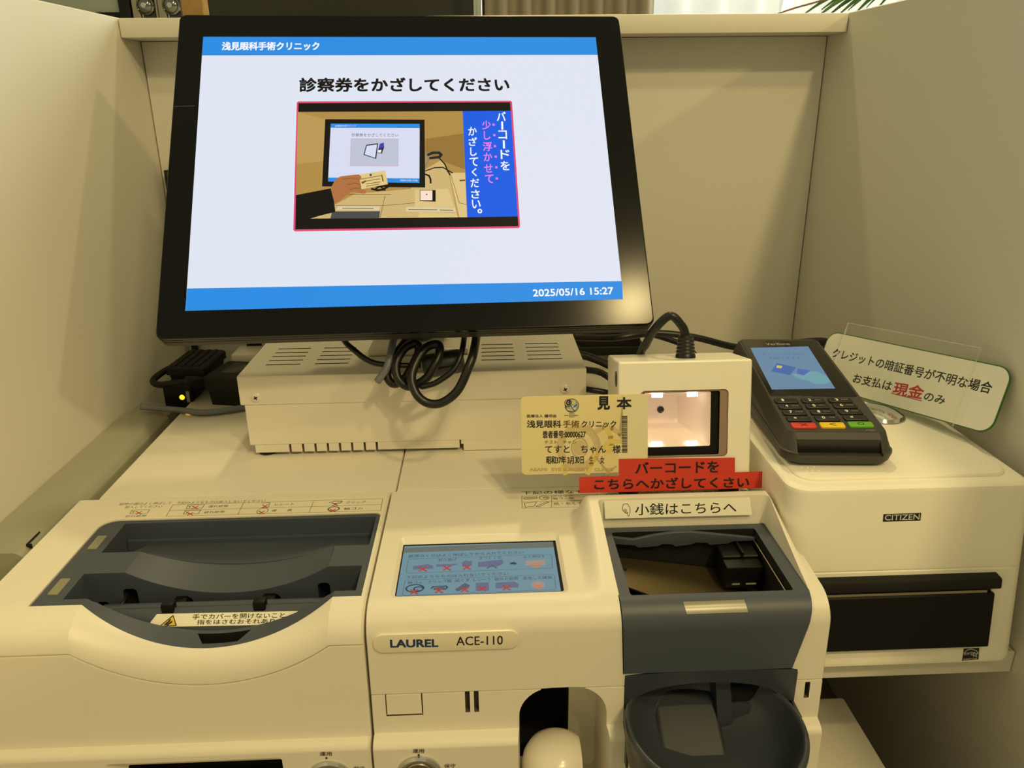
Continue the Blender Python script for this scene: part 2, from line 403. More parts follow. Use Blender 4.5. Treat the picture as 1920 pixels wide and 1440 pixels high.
D_SCR=[["p","e_blue",[[0.0,-0.0],[304.0,0.0],[304.01,-16.71],[-0.09,-17.0]]],["p","e_blue",[[0.19,-208.45],[304.35,-210.94],[303.73,-225.01],[-0.27,-225.01]]],["t","浅見眼科手術クリニック","e_white",14.29,-8.53,87.55,-8.49,7.83,0.018],["t","診察券をかざしてください","e_black",72.88,-43.5,232.42,-43.95,12.96,0.018],["t","2025/05/16 15:27","e_white",239.27,-218.48,297.41,-218.23,5.57,0.016],["p","e_pink",[[72.4,-58.26],[232.61,-58.65],[233.61,-59.91],[233.4,-165.82],[232.3,-167.14],[72.15,-166.43],[71.05,-165.09],[71.4,-59.47]]],["p","e_black",[[72.63,-59.84],[232.11,-60.02],[232.09,-165.56],[72.41,-164.9]]],["p","e_tan",[[72.27,-67.48],[195.39,-67.68],[195.27,-157.61],[72.43,-156.3]]],["p","e_tan2",[[72.27,-67.48],[92.58,-74.16],[91.42,-109.64],[72.43,-111.7]]],["p","e_shade",[[166.6,-91.68],[195.25,-87.17],[195.25,-118.09],[183.9,-113.24],[166.28,-103.57]]],["p","e_vblue",[[195.39,-67.68],[232.21,-67.59],[232.26,-157.66],[195.27,-157.61]]],["p","e_desk",[[100.68,-145.24],[114.57,-137.01],[154.77,-133.69],[165.92,-117.67],[177.84,-109.62],[182.67,-119.08],[188.4,-157.59],[83.08,-156.4]]],["p","e_desk2",[[183.61,-121.42],[185.89,-120.76],[195.14,-120.78],[195.06,-157.61],[189.41,-157.5]]],["l","e_brown",0.35,[[184.6,-122.6],[189.86,-145.73],[195.29,-147.19]]],["p","e_brown",[[190.59,-126.76],[194.91,-126.48],[194.97,-127.65],[190.75,-127.93]]],["l","e_brown",0.35,[[100.69,-146.36],[135.46,-147.0],[157.55,-145.14]]],["l","e_brown",0.35,[[136.05,-139.08],[132.37,-157.04]]],["l","e_brown",0.35,[[108.59,-137.47],[140.58,-138.02]]],["p","e_white2",[[102.67,-146.85],[132.47,-147.4],[131.43,-150.98],[100.71,-149.72]]],["p","e_white2",[[151.45,-148.43],[186.68,-149.65],[187.06,-153.05],[150.88,-152.02]]],["l","e_brown",0.6,[[152.91,-150.48],[173.5,-151.1]]],["l","e_brown",0.6,[[175.51,-151.36],[185.08,-151.77]]],["l","e_brown",0.5,[[105.64,-148.7],[127.47,-149.33]]],["p","e_dgrey",[[98.25,-151.02],[132.43,-151.45],[131.67,-157.25],[97.01,-156.68]]],["p","e_desk2",[[160.37,-153.11],[187.52,-154.19],[188.4,-157.48],[159.78,-157.14]]],["p","e_black",[[92.58,-73.91],[166.4,-75.03],[165.42,-132.72],[90.84,-130.58]]],["p","e_lav",[[96.7,-77.8],[162.67,-78.64],[161.26,-128.85],[95.08,-126.65]]],["p","e_blue",[[96.7,-77.8],[162.67,-78.64],[162.53,-82.26],[96.62,-81.39]]],["p","e_blue",[[95.25,-123.33],[161.35,-125.15],[161.26,-128.85],[95.08,-126.65]]],["t","浅見眼科手術クリニック","e_white",99.78,-79.75,115.23,-79.89,1.56,0],["t","診察券をかざしてください","e_dark",112.06,-87.64,146.42,-88.11,2.87,0],["t","2024/12/25 17:06","e_white",147.32,-126.44,159.98,-126.87,1.38,0],["p","e_pink2",[[111.45,-90.72],[146.58,-91.46],[146.09,-114.7],[110.96,-113.98]]],["p","e_gry",[[111.75,-91.08],[146.26,-91.82],[145.79,-114.35],[111.26,-113.63]]],["p","e_dark",[[122.75,-96.3],[131.55,-94.98],[130.0,-108.29],[120.68,-104.77]]],["p","e_lav",[[123.26,-97.14],[130.72,-96.04],[129.2,-107.34],[121.5,-104.31]]],["p","e_purple",[[132.77,-95.47],[135.65,-94.44],[136.01,-98.47],[133.41,-103.16],[131.71,-99.84]]],["p","e_dark",[[131.71,-99.84],[136.01,-98.47],[134.12,-103.88],[131.06,-103.37]]],["p","e_white",[[131.49,-101.02],[133.95,-100.58],[133.51,-103.16],[131.27,-102.9]]],["p","e_desk2",[[157.79,-134.31],[182.15,-134.14],[186.19,-149.07],[171.54,-149.03],[157.46,-149.1]]],["p","e_black",[[161.42,-134.72],[172.97,-134.91],[172.69,-144.51],[161.2,-143.85]]],["p","e_glow",[[161.81,-135.18],[170.53,-135.21],[170.3,-143.33],[161.62,-143.17]]],["e","e_black",166.28,-138.46,0.51,0.57,0],["l","e_black",0.9,[[166.09,-118.83],[172.5,-116.36],[178.66,-116.09],[185.89,-120.87]]],["l","e_black",1.3,[[165.81,-121.74],[168.43,-122.94],[169.47,-125.86],[169.48,-129.09]]],["l","e_black",1.0,[[176.84,-108.9],[180.3,-113.19],[182.44,-119.66],[184.08,-122.6]]],["l","e_dark",2.2,[[168.19,-105.37],[171.84,-103.64],[176.48,-103.7],[177.97,-105.49],[176.37,-107.48],[169.66,-108.1]]],["l","e_gry2",1.0,[[166.68,-104.17],[168.39,-109.5],[166.2,-114.75]]],["l","e_black",1.6,[[126.58,-133.22],[130.59,-134.43],[134.61,-133.93],[138.15,-131.7]]],["l","e_black",1.2,[[128.58,-133.83],[132.63,-131.03],[136.11,-134.52]]],["p","e_black",[[72.34,-137.41],[97.12,-132.28],[99.16,-139.57],[100.52,-151.51],[88.94,-154.52],[81.62,-156.92],[72.44,-156.74]]],["p","e_skin",[[97.22,-132.96],[97.8,-130.47],[100.56,-124.79],[104.05,-122.55],[110.56,-121.72],[117.2,-121.13],[119.2,-123.01],[118.99,-125.77],[122.4,-126.85],[121.79,-128.79],[118.58,-129.43],[114.57,-128.45],[118.38,-131.03],[119.17,-132.87],[122.56,-134.98],[122.36,-136.8],[119.56,-137.2],[114.57,-135.3],[111.57,-135.48],[106.6,-139.93],[102.65,-143.25],[100.08,-145.0],[98.66,-139.56]]],["l","e_skin2",0.5,[[105.56,-124.87],[111.57,-124.04],[118.99,-125.77]]],["l","e_skin2",0.5,[[110.57,-133.53],[114.57,-132.45],[118.57,-132.63]]],["l","e_skin2",0.5,[[108.57,-129.5],[114.57,-128.22],[118.58,-129.43]]],["p","e_card",[[117.4,-121.25],[136.4,-118.17],[138.38,-129.52],[119.17,-133.44]]],["l","e_brown",0.5,[[118.59,-125.07],[133.22,-122.41]]],["l","e_brown",0.5,[[120.09,-127.16],[132.68,-125.06]]],["l","e_brown",0.5,[[122.59,-129.15],[132.66,-127.59]]],["l","e_brown",0.5,[[122.58,-131.1],[131.64,-129.41]]],["e","e_dgrey",125.85,-121.72,0.91,1.04,0],["l","e_brown",0.8,[[133.93,-121.84],[134.88,-127.05]]],["p","e_skin",[[117.2,-121.13],[119.2,-123.01],[118.59,-125.07],[117.59,-125.28]]],["p","e_skin2",[[118.99,-127.37],[122.21,-126.05],[122.6,-127.2],[119.78,-129.22]]],["t","バ","e_white",221.09,-72.55,228.09,-72.61,8.12,0.01],["l","e_white",1.5,[[224.95,-77.61],[224.82,-83.95]]],["t","コ","e_white",221.51,-88.65,228.04,-88.72,7.51,0.01],["l","e_white",1.5,[[225.33,-94.0],[225.2,-100.24]]],["t","ド","e_white",222.29,-105.7,229.18,-105.79,7.86,0.01],["t","を","e_white",221.77,-115.29,228.64,-115.39,7.79,0.01],["t","少","e_vpink",209.52,-80.04,216.26,-80.1,7.81,0.01],["t","し","e_vpink",210.53,-89.14,215.41,-89.19,7.49,0.01],["t","浮","e_vpink",209.37,-98.74,216.27,-98.82,7.9,0.01],["t","か","e_vpink",209.47,-107.67,215.92,-107.76,7.36,0.01],["t","せ","e_vpink",209.43,-117.35,215.85,-117.44,7.29,0.01],["t","て","e_vpink",209.63,-126.25,216.02,-126.34,7.23,0.01],["t","か","e_white",198.88,-85.4,205.38,-85.46,7.51,0.01],["t","ざ","e_white",198.82,-94.43,205.29,-94.5,7.44,0.01],["t","し","e_white",199.68,-103.04,204.51,-103.1,7.39,0.01],["t","て","e_white",198.82,-111.67,205.24,-111.76,7.32,0.01],["t","く","e_white",200.1,-120.5,203.81,-120.55,7.03,0.01],["t","だ","e_white",198.78,-129.56,205.14,-129.66,7.2,0.01],["t","さ","e_white",198.8,-138.79,205.13,-138.9,7.13,0.01],["t","い","e_white",199.06,-147.03,205.37,-147.15,7.07,0.01],["e","e_white",204.6,-152.82,1.21,1.36,1.0],["p","e_vpink",[[217.48,-79.01],[219.17,-79.03],[219.18,-80.86],[217.49,-80.84]]],["p","e_vpink",[[217.65,-88.13],[219.33,-88.14],[219.34,-89.96],[217.66,-89.94]]],["p","e_vpink",[[217.58,-97.64],[219.26,-97.66],[219.27,-99.45],[217.6,-99.44]]],["p","e_vpink",[[217.75,-106.71],[219.41,-106.73],[219.43,-108.51],[217.76,-108.49]]],["p","e_vpink",[[217.69,-115.82],[219.35,-115.85],[219.37,-117.61],[217.71,-117.59]]],["p","e_vpink",[[217.63,-125.2],[219.28,-125.23],[219.29,-126.98],[217.64,-126.95]]]]
D_LCD=[["p","l_head",[[0.93,51.33],[96.6,52.96],[96.46,46.73],[1.17,45.53]]],["t","紙幣のくせはよく伸ばしてから入れてください","l_txt",4.4,41.36,76.53,41.94,3.58,0],["t","下記のようなものは入れないでください","l_txt",4.99,18.37,66.21,19.11,3.27,0],["l","l_line",0.3,[[5.26,37.99],[92.78,39.15],[93.9,37.51],[93.32,24.31],[92.46,23.37],[5.44,22.68],[4.48,24.19],[4.51,36.7],[5.26,37.99]]],["l","l_line",0.3,[[5.26,15.32],[92.55,16.73],[93.78,15.03],[93.34,2.47],[92.53,1.15],[5.54,0.14],[4.53,1.35],[4.55,14.14],[5.26,15.32]]],["t","折り曲げ","l_txt",23.27,35.98,34.9,36.17,3.29,0],["t","きつくくせ","l_txt",48.56,36.67,62.54,36.83,3.31,0],["t","よく伸ばす","l_txt",76.26,36.81,89.72,36.91,3.11,0],["t","輪ゴム","l_txt",6.56,12.82,15.21,12.91,3.0,0],["t","クリップ類","l_txt",18.18,12.94,32.26,13.31,3.2,0],["t","紙くず","l_txt",34.43,13.38,43.13,13.67,3.2,0],["t","レシート","l_txt",45.31,13.55,55.66,13.94,3.21,0],["t","破れた紙幣","l_txt",57.84,13.64,72.04,13.82,3.4,0],["t","変形した硬貨","l_txt",74.77,13.67,92.01,13.7,3.22,0],["p","l_note",[[8.17,29.92],[17.57,31.92],[20.5,29.75],[20.66,26.76],[8.45,26.43]]],["p","l_note",[[22.1,31.17],[35.04,31.27],[35.51,30.24],[31.73,29.04],[22.24,28.66]]],["p","l_note",[[38.1,32.83],[40.89,35.23],[41.19,33.68],[44.31,34.02],[44.36,28.46],[38.21,27.79]]],["p","l_note",[[47.88,32.3],[63.33,34.52],[63.48,29.93],[59.24,29.15],[59.19,26.66],[47.89,26.97]]],["p","l_txt",[[67.62,30.52],[70.27,30.37],[70.31,31.28],[72.09,29.46],[70.16,27.86],[70.19,28.56],[67.55,28.7]]],["p","l_tan",[[77.15,32.23],[89.4,32.79],[88.95,27.04],[77.14,26.98]]],["e","l_org",83.31,26.85,2.24,2.0,1.2],["e","l_txt",11.08,6.86,5.09,3.69,1.0],["e","l_txt",13.26,6.28,2.68,2.02,1.0],["l","l_txt",1.0,[[20.73,6.34],[21.7,8.12],[29.21,8.18],[30.07,6.76],[28.8,5.18],[22.4,5.16]]],["l","l_txt",1.0,[[22.33,6.44],[28.2,6.67]]],["p","l_dg",[[34.44,4.25],[40.19,10.83],[43.47,7.88],[42.15,6.11],[36.35,2.34]]],["p","l_note",[[46.68,10.48],[54.42,10.53],[54.33,2.28],[46.72,2.24]]],["p","l_note",[[58.31,9.86],[69.18,10.68],[71.89,8.2],[71.61,4.54],[58.2,4.16]]],["e","l_tan",83.3,6.67,4.03,3.52,0],["l","l_red",1.1,[[11.97,29.18],[16.54,24.24]]],["l","l_red",1.1,[[16.24,28.95],[12.31,24.47]]],["l","l_red",1.1,[[26.79,29.38],[31.22,24.43]]],["l","l_red",1.1,[[31.06,29.15],[27.0,24.66]]],["l","l_red",1.1,[[39.01,29.72],[43.33,24.76]]],["l","l_red",1.1,[[43.28,29.49],[39.1,24.99]]],["l","l_red",1.1,[[8.72,5.59],[13.11,1.09]]],["l","l_red",1.1,[[12.79,5.37],[9.08,1.3]]],["l","l_red",1.1,[[23.09,6.19],[27.36,1.67]]],["l","l_red",1.1,[[27.16,5.97],[23.32,1.89]]],["l","l_red",1.1,[[38.23,6.29],[42.37,1.77]]],["l","l_red",1.1,[[42.31,6.08],[38.33,1.98]]],["l","l_red",1.1,[[48.42,6.66],[52.47,2.13]]],["l","l_red",1.1,[[52.5,6.45],[48.42,2.35]]],["l","l_red",1.1,[[62.77,6.82],[66.7,2.28]]],["l","l_red",1.1,[[66.86,6.6],[62.65,2.49]]],["l","l_dg",1.1,[[53.58,25.27],[56.42,28.3],[59.17,25.37]]],["l","l_org",1.1,[[81.15,6.78],[85.41,2.44]]],["l","l_org",1.1,[[85.45,6.55],[80.88,2.68]]]]
D_CARD=[["p","c_wm",[[26.79,28.33],[42.05,27.97],[43.87,26.22],[43.92,-15.52],[24.03,-15.0],[24.01,1.5],[26.85,3.73]],0],["e","c_tan2",-3.27,-7.03,12.78,13.24,5.0],["e","c_pale",-3.27,-7.03,9.08,10.37,0],["e","c_tan2",-2.71,-7.34,4.55,5.49,0],["e","c_tan3",-2.71,-7.34,5.4,6.64,1.0],["l","c_tan2",3.2,[[8.69,3.62],[13.79,6.36],[19.46,5.65],[25.15,1.47],[26.29,-0.86]]],["l","c_yel",3.6,[[16.06,5.73],[18.61,-0.67],[18.9,-5.3],[17.19,-11.04]]],["l","c_yel",3.0,[[18.33,-3.55],[25.72,-3.74]]],["l","c_yel",3.0,[[18.33,-2.97],[13.77,-7.48]]],["l","c_yel",3.4,[[8.64,-11.4],[5.2,-18.86],[2.9,-25.21]]],["l","c_yel",3.0,[[-14.73,-20.07],[-12.5,-25.26]]],["l","c_tan3",1.5,[[8.07,-13.7],[17.18,-25.6]]],["l","c_tan3",1.2,[[22.32,-21.07],[15.46,-25.84]]],["l","c_tan3",0.45,[[2.67,6.86],[3.34,8.34]]],["l","c_tan3",0.45,[[3.54,6.24],[4.29,7.64]]],["l","c_tan3",0.45,[[4.36,5.54],[5.19,6.87]]],["l","c_tan3",0.45,[[5.14,4.78],[6.04,6.03]]],["l","c_tan3",0.45,[[5.87,3.97],[6.84,5.12]]],["l","c_tan3",0.45,[[6.54,3.09],[7.58,4.15]]],["l","c_tan3",0.45,[[7.15,2.16],[8.25,3.12]]],["l","c_tan3",0.45,[[7.7,1.19],[8.85,2.04]]],["l","c_tan3",0.45,[[8.19,0.18],[9.39,0.92]]],["l","c_tan3",0.45,[[8.61,-0.87],[9.85,-0.25]]],["l","c_tan3",0.45,[[8.96,-1.95],[10.23,-1.45]]],["l","c_tan3",0.45,[[9.24,-3.06],[10.54,-2.68]]],["l","c_tan3",0.45,[[9.45,-4.18],[10.76,-3.93]]],["l","c_tan3",0.45,[[9.58,-5.32],[10.91,-5.19]]],["l","c_tan3",0.45,[[9.64,-6.46],[10.97,-6.46]]],["l","c_tan3",0.45,[[9.62,-7.61],[10.95,-7.73]]],["l","c_tan3",0.45,[[9.52,-8.75],[10.85,-9.0]]],["l","c_tan3",0.45,[[9.35,-9.87],[10.66,-10.25]]],["l","c_tan3",0.45,[[9.11,-10.98],[10.4,-11.48]]],["l","c_tan3",0.45,[[8.79,-12.07],[10.05,-12.69]]],["l","c_tan3",0.45,[[8.4,-13.12],[9.63,-13.86]]],["l","c_tan3",0.45,[[7.95,-14.14],[9.13,-15.0]]],["l","c_tan3",0.45,[[7.42,-15.12],[8.55,-16.08]]],["l","c_tan3",0.45,[[6.84,-16.05],[7.91,-17.12]]],["l","c_tan3",0.45,[[6.19,-16.93],[7.2,-18.1]]],["l","c_tan3",0.45,[[5.48,-17.76],[6.43,-19.02]]],["l","c_tan3",0.45,[[4.72,-18.52],[5.59,-19.86]]],["l","c_tan3",0.45,[[3.91,-19.22],[4.71,-20.64]]],["l","c_tan3",0.45,[[3.06,-19.85],[3.77,-21.34]]],["l","c_tan3",0.45,[[2.17,-20.4],[2.79,-21.96]]],["l","c_tan3",0.45,[[1.24,-20.89],[1.77,-22.5]]],["l","c_tan3",0.45,[[0.28,-21.29],[0.72,-22.95]]],["l","c_tan3",0.45,[[-0.71,-21.61],[-0.36,-23.31]]],["l","c_tan3",0.45,[[-1.72,-21.86],[-1.46,-23.58]]],["l","c_tan3",0.45,[[-2.74,-22.02],[-2.58,-23.75]]],["l","c_tan3",0.45,[[-3.76,-22.09],[-3.7,-23.84]]],["l","c_tan3",0.45,[[-4.8,-22.08],[-4.84,-23.83]]],["l","c_tan3",0.45,[[-5.83,-21.99],[-5.96,-23.72]]],["l","c_tan3",0.45,[[-6.85,-21.81],[-7.08,-23.53]]],["l","c_tan3",0.45,[[-7.86,-21.55],[-8.19,-23.24]]],["l","c_tan3",0.45,[[-8.85,-21.2],[-9.27,-22.86]]],["l","c_tan3",0.45,[[-9.81,-20.78],[-10.33,-22.39]]],["l","c_tan3",0.45,[[-10.75,-20.28],[-11.36,-21.83]]],["l","c_tan3",0.45,[[-11.65,-19.71],[-12.34,-21.19]]],["l","c_tan3",0.45,[[-12.51,-19.06],[-13.29,-20.48]]],["l","c_tan3",0.45,[[-13.33,-18.35],[-14.18,-19.68]]],["t","医療法人 護明会","c_txt",-38.16,15.43,-18.08,15.0,2.17,0.01],["t","浅見眼科","c_txt",-38.25,9.95,-15.04,9.38,5.15,0.014],["t","手術","c_gold",-13.8,9.35,-2.73,9.07,5.04,0.014],["t","クリニック","c_txt",-1.37,8.92,22.3,8.45,4.59,0.012],["t","患者番号:00000627","c_txt",-27.64,2.47,1.6,2.07,5.29,0.012],["t","テスト　チャン","c_txt",-26.46,-2.97,-4.95,-3.41,2.54,0],["t","てすと　ちゃん","c_txt",-26.24,-7.88,15.48,-8.79,5.32,0.008],["t","様","c_txt",19.75,-8.91,25.45,-9.05,5.79,0.008],["t","昭和37年 3月30日","c_txt",-25.37,-15.25,0.2,-15.7,5.57,0.012],["t","生","c_txt",3.96,-15.92,6.81,-15.99,5.11,0.004],["t","女","c_txt",11.2,-16.23,14.22,-16.31,5.12,0.006],["t","ASAMI","c_tan3",-37.02,-21.56,-24.87,-21.89,2.21,0.02],["t","EYE SURGERY","c_tan3",-21.86,-21.97,3.76,-22.66,2.22,0.02],["t","CLINIC","c_tan3",7.47,-22.77,20.15,-23.11,2.22,0.02],["t","見","c_txt",9.58,23.17,18.05,23.08,9.39,0.025],["t","本","c_txt",22.57,22.63,32.74,22.61,8.27,0.02],["t","ASAMI","c_txt",-9.9,16.28,-5.96,16.19,0.63,0.02],["t","EYE SURGERY","c_txt",-12.62,15.21,-3.26,14.98,0.69,0.02],["t","CLINIC","c_txt",-9.81,14.17,-5.97,14.07,0.62,0.02],["e","c_txt",-7.72,21.87,4.73,4.78,0],["e","c_globe",-7.49,21.98,4.16,4.32,0],["p","c_yel",[[-7.58,25.74],[-5.33,25.11],[-5.63,22.85],[-7.32,22.32]]],["p","c_yel",[[-11.56,20.14],[-8.75,19.79],[-9.33,18.09],[-11.01,18.99]]],["p","c_pale2",[[-8.73,21.78],[-6.48,21.62],[-4.8,19.98],[-6.51,18.31],[-8.19,18.92]]],["e","c_txt",-10.3,23.64,2.37,2.61,0],["e","c_pale",-10.3,23.64,1.92,2.16,0],["e","c_txt",-10.07,23.75,1.12,1.48,1.0],["e","c_txt",-9.96,23.86,0.4,0.57,0],["l","c_txt",0.6,[[-8.4,21.66],[-7.17,19.47],[-6.05,18.41]]],["l","c_txt",0.6,[[-6.77,20.6],[-4.51,22.25]]],["p","c_txt",[[26.14,13.97],[29.89,13.88],[29.89,13.31],[26.15,13.4]]],["p","c_txt",[[26.15,13.06],[29.89,12.96],[29.89,12.68],[26.15,12.77]]],["p","c_txt",[[26.15,12.57],[29.89,12.48],[29.89,12.08],[26.15,12.17]]],["p","c_txt",[[26.15,11.91],[29.89,11.82],[29.89,11.65],[26.15,11.74]]],["p","c_txt",[[26.15,11.48],[29.89,11.39],[29.89,11.22],[26.15,11.31]]],["p","c_txt",[[26.15,10.96],[29.89,10.87],[29.9,10.47],[26.15,10.56]]],["p","c_txt",[[26.15,10.3],[29.9,10.21],[29.9,9.81],[26.15,9.9]]],["p","c_txt",[[26.15,9.7],[29.9,9.61],[29.9,9.03],[26.15,9.13]]],["p","c_txt",[[26.15,8.87],[29.9,8.78],[29.9,8.6],[26.15,8.7]]],["p","c_txt",[[26.16,8.44],[29.9,8.34],[29.9,7.94],[26.16,8.04]]],["p","c_txt",[[26.16,7.69],[29.9,7.6],[29.9,7.37],[26.16,7.46]]],["p","c_txt",[[26.16,7.0],[29.91,6.91],[29.91,6.68],[26.16,6.77]]],["p","c_txt",[[26.16,6.57],[29.91,6.48],[29.91,6.25],[26.16,6.34]]],["p","c_txt",[[26.16,5.88],[29.91,5.79],[29.91,5.56],[26.16,5.65]]],["p","c_txt",[[26.16,5.39],[29.91,5.3],[29.91,5.13],[26.16,5.22]]],["p","c_txt",[[26.16,5.02],[29.91,4.92],[29.91,4.69],[26.16,4.79]]],["p","c_txt",[[26.16,4.53],[29.91,4.43],[29.91,4.2],[26.16,4.3]]],["p","c_txt",[[26.16,4.04],[29.91,3.94],[29.91,3.66],[26.16,3.75]]],["p","c_txt",[[26.16,3.41],[29.92,3.31],[29.92,3.08],[26.17,3.18]]],["p","c_txt",[[26.17,2.92],[29.92,2.82],[29.92,2.59],[26.17,2.69]]],["p","c_txt",[[26.17,2.43],[29.92,2.33],[29.92,1.93],[26.17,2.02]]],["p","c_txt",[[26.17,1.68],[29.92,1.58],[29.92,1.41],[26.17,1.5]]],["p","c_txt",[[26.17,1.16],[29.92,1.06],[29.92,0.66],[26.17,0.76]]],["p","c_txt",[[26.17,0.5],[29.92,0.4],[29.93,0.17],[26.17,0.26]]],["p","c_txt",[[26.17,-0.08],[29.93,-0.18],[29.93,-0.35],[26.17,-0.25]]],["p","c_txt",[[26.17,-0.6],[29.93,-0.7],[29.93,-0.99],[26.17,-0.89]]],["p","c_txt",[[26.17,-1.09],[29.93,-1.19],[29.93,-1.76],[26.17,-1.67]]],["p","c_txt",[[26.18,-2.02],[29.93,-2.11],[29.93,-2.28],[26.18,-2.19]]],["p","c_txt",[[26.18,-2.53],[29.93,-2.63],[29.93,-2.92],[26.18,-2.82]]],["p","c_txt",[[26.18,-3.17],[29.94,-3.27],[29.94,-3.67],[26.18,-3.58]]],["p","c_txt",[[26.18,-3.92],[29.94,-4.02],[29.94,-4.25],[26.18,-4.15]]],["p","c_txt",[[26.18,-4.62],[29.94,-4.71],[29.94,-5.12],[26.18,-5.02]]],["p","c_txt",[[26.18,-5.28],[29.94,-5.38],[29.94,-5.55],[26.18,-5.45]]],["p","c_txt",[[26.18,-5.8],[29.94,-5.9],[29.94,-6.07],[26.18,-5.98]]],["p","c_txt",[[26.18,-6.32],[29.94,-6.42],[29.95,-6.83],[26.18,-6.73]]],["p","c_txt",[[26.18,-6.93],[29.95,-7.03],[29.95,-7.61],[26.19,-7.51]]],["p","c_txt",[[26.19,-7.97],[29.95,-8.07],[29.95,-8.36],[26.19,-8.26]]],["p","c_txt",[[26.19,-8.73],[29.95,-8.82],[29.95,-9.4],[26.19,-9.31]]],["p","c_txt",[[26.19,-9.51],[29.95,-9.61],[29.95,-10.01],[26.19,-9.92]]],["p","c_txt",[[26.19,-10.12],[29.96,-10.22],[29.96,-10.45],[26.19,-10.35]]],["p","c_txt",[[26.19,-10.61],[29.96,-10.71],[29.96,-10.88],[26.19,-10.79]]],["p","c_txt",[[26.19,-11.05],[29.96,-11.15],[29.96,-11.55],[26.19,-11.45]]]]
D_NST=[["t","紙幣の端はよく伸ばして","k",-160.54,50.11,-124.16,49.97,3.71,0],["t","投入してください","k",-154.77,45.47,-128.96,45.43,3.41,0],["t","折れ紙幣","k",-149.06,32.36,-134.69,32.46,3.03,0],["t","下記のようなものは投入しないでください","k",-120.59,49.76,-58.4,49.37,3.72,0],["l","k",0.3,[[-122.25,46.96],[24.73,47.79],[25.23,30.54],[-120.88,30.77],[-122.25,46.96]]],["l","k",0.3,[[-121.6,38.87],[24.92,39.04]]],["l","k",0.3,[[-73.02,47.29],[-72.29,30.53]]],["l","k",0.3,[[-23.89,46.91],[-23.85,30.55]]],["t","濡れ紙幣","k",-96.33,43.09,-82.53,43.26,3.4,0],["t","破れ紙幣","k",-96.65,34.9,-82.58,35.03,3.3,0],["t","レシート","k",-50.14,43.33,-36.9,43.29,3.41,0],["t","硬　　貨","k",-50.3,34.59,-36.38,34.74,3.07,0],["t","クリップ","k",-0.47,43.38,13.16,43.57,3.66,0],["t","輪ゴム","k",-0.53,34.34,12.75,34.76,3.32,0],["l","k",0.35,[[-148.14,41.08],[-136.03,41.1],[-135.61,35.95],[-147.38,35.93],[-148.14,41.08]]],["l","k",0.35,[[-147.41,39.87],[-145.9,38.39],[-145.18,39.98]]],["l","k",0.35,[[-145.9,38.39],[-145.68,36.75]]],["l","k",0.35,[[-111.3,46.1],[-99.98,46.17],[-99.88,40.93],[-110.87,40.84],[-111.3,46.1]]],["l","k",0.35,[[-110.65,44.86],[-109.2,43.35],[-108.37,44.97]]],["l","k",0.35,[[-109.2,43.35],[-109.09,41.69]]],["l","k",0.35,[[-110.53,38.24],[-99.95,38.35],[-99.84,33.24],[-110.11,33.13],[-110.53,38.24]]],["l","k",0.35,[[-109.89,37.04],[-108.47,35.57],[-107.64,37.15]]],["l","k",0.35,[[-108.47,35.57],[-108.36,33.95]]],["e","k",-56.55,34.48,3.71,4.04,0.35],["l","k",0.35,[[-59.82,45.81],[-54.4,46.46],[-53.76,40.19],[-57.96,39.49]]],["l","k",0.6,[[-12.21,43.81],[-8.51,46.02],[-3.46,45.25],[-4.47,42.88],[-10.23,42.49]]],["e","k",-7.72,34.75,3.71,3.09,0.8],["l","red",0.7,[[-144.23,38.76],[-139.22,34.78]]],["l","red",0.7,[[-140.36,38.77],[-142.83,34.75]]],["l","red",0.7,[[-107.54,44.21],[-102.72,40.14]]],["l","red",0.7,[[-103.62,44.22],[-106.38,40.12]]],["l","red",0.7,[[-107.92,35.31],[-103.17,31.36]]],["l","red",0.7,[[-104.06,35.32],[-106.77,31.34]]],["l","red",0.7,[[-58.95,43.35],[-54.45,39.29]]],["l","red",0.7,[[-55.02,43.37],[-58.13,39.26]]],["l","red",0.7,[[-58.92,34.39],[-54.49,30.44]]],["l","red",0.7,[[-55.05,34.4],[-58.11,30.42]]],["l","red",0.7,[[-9.93,43.44],[-5.74,39.36]]],["l","red",0.7,[[-5.97,43.45],[-9.44,39.33]]],["l","red",0.7,[[-10.07,34.41],[-5.95,30.45]]],["l","red",0.7,[[-6.17,34.42],[-9.59,30.43]]]]
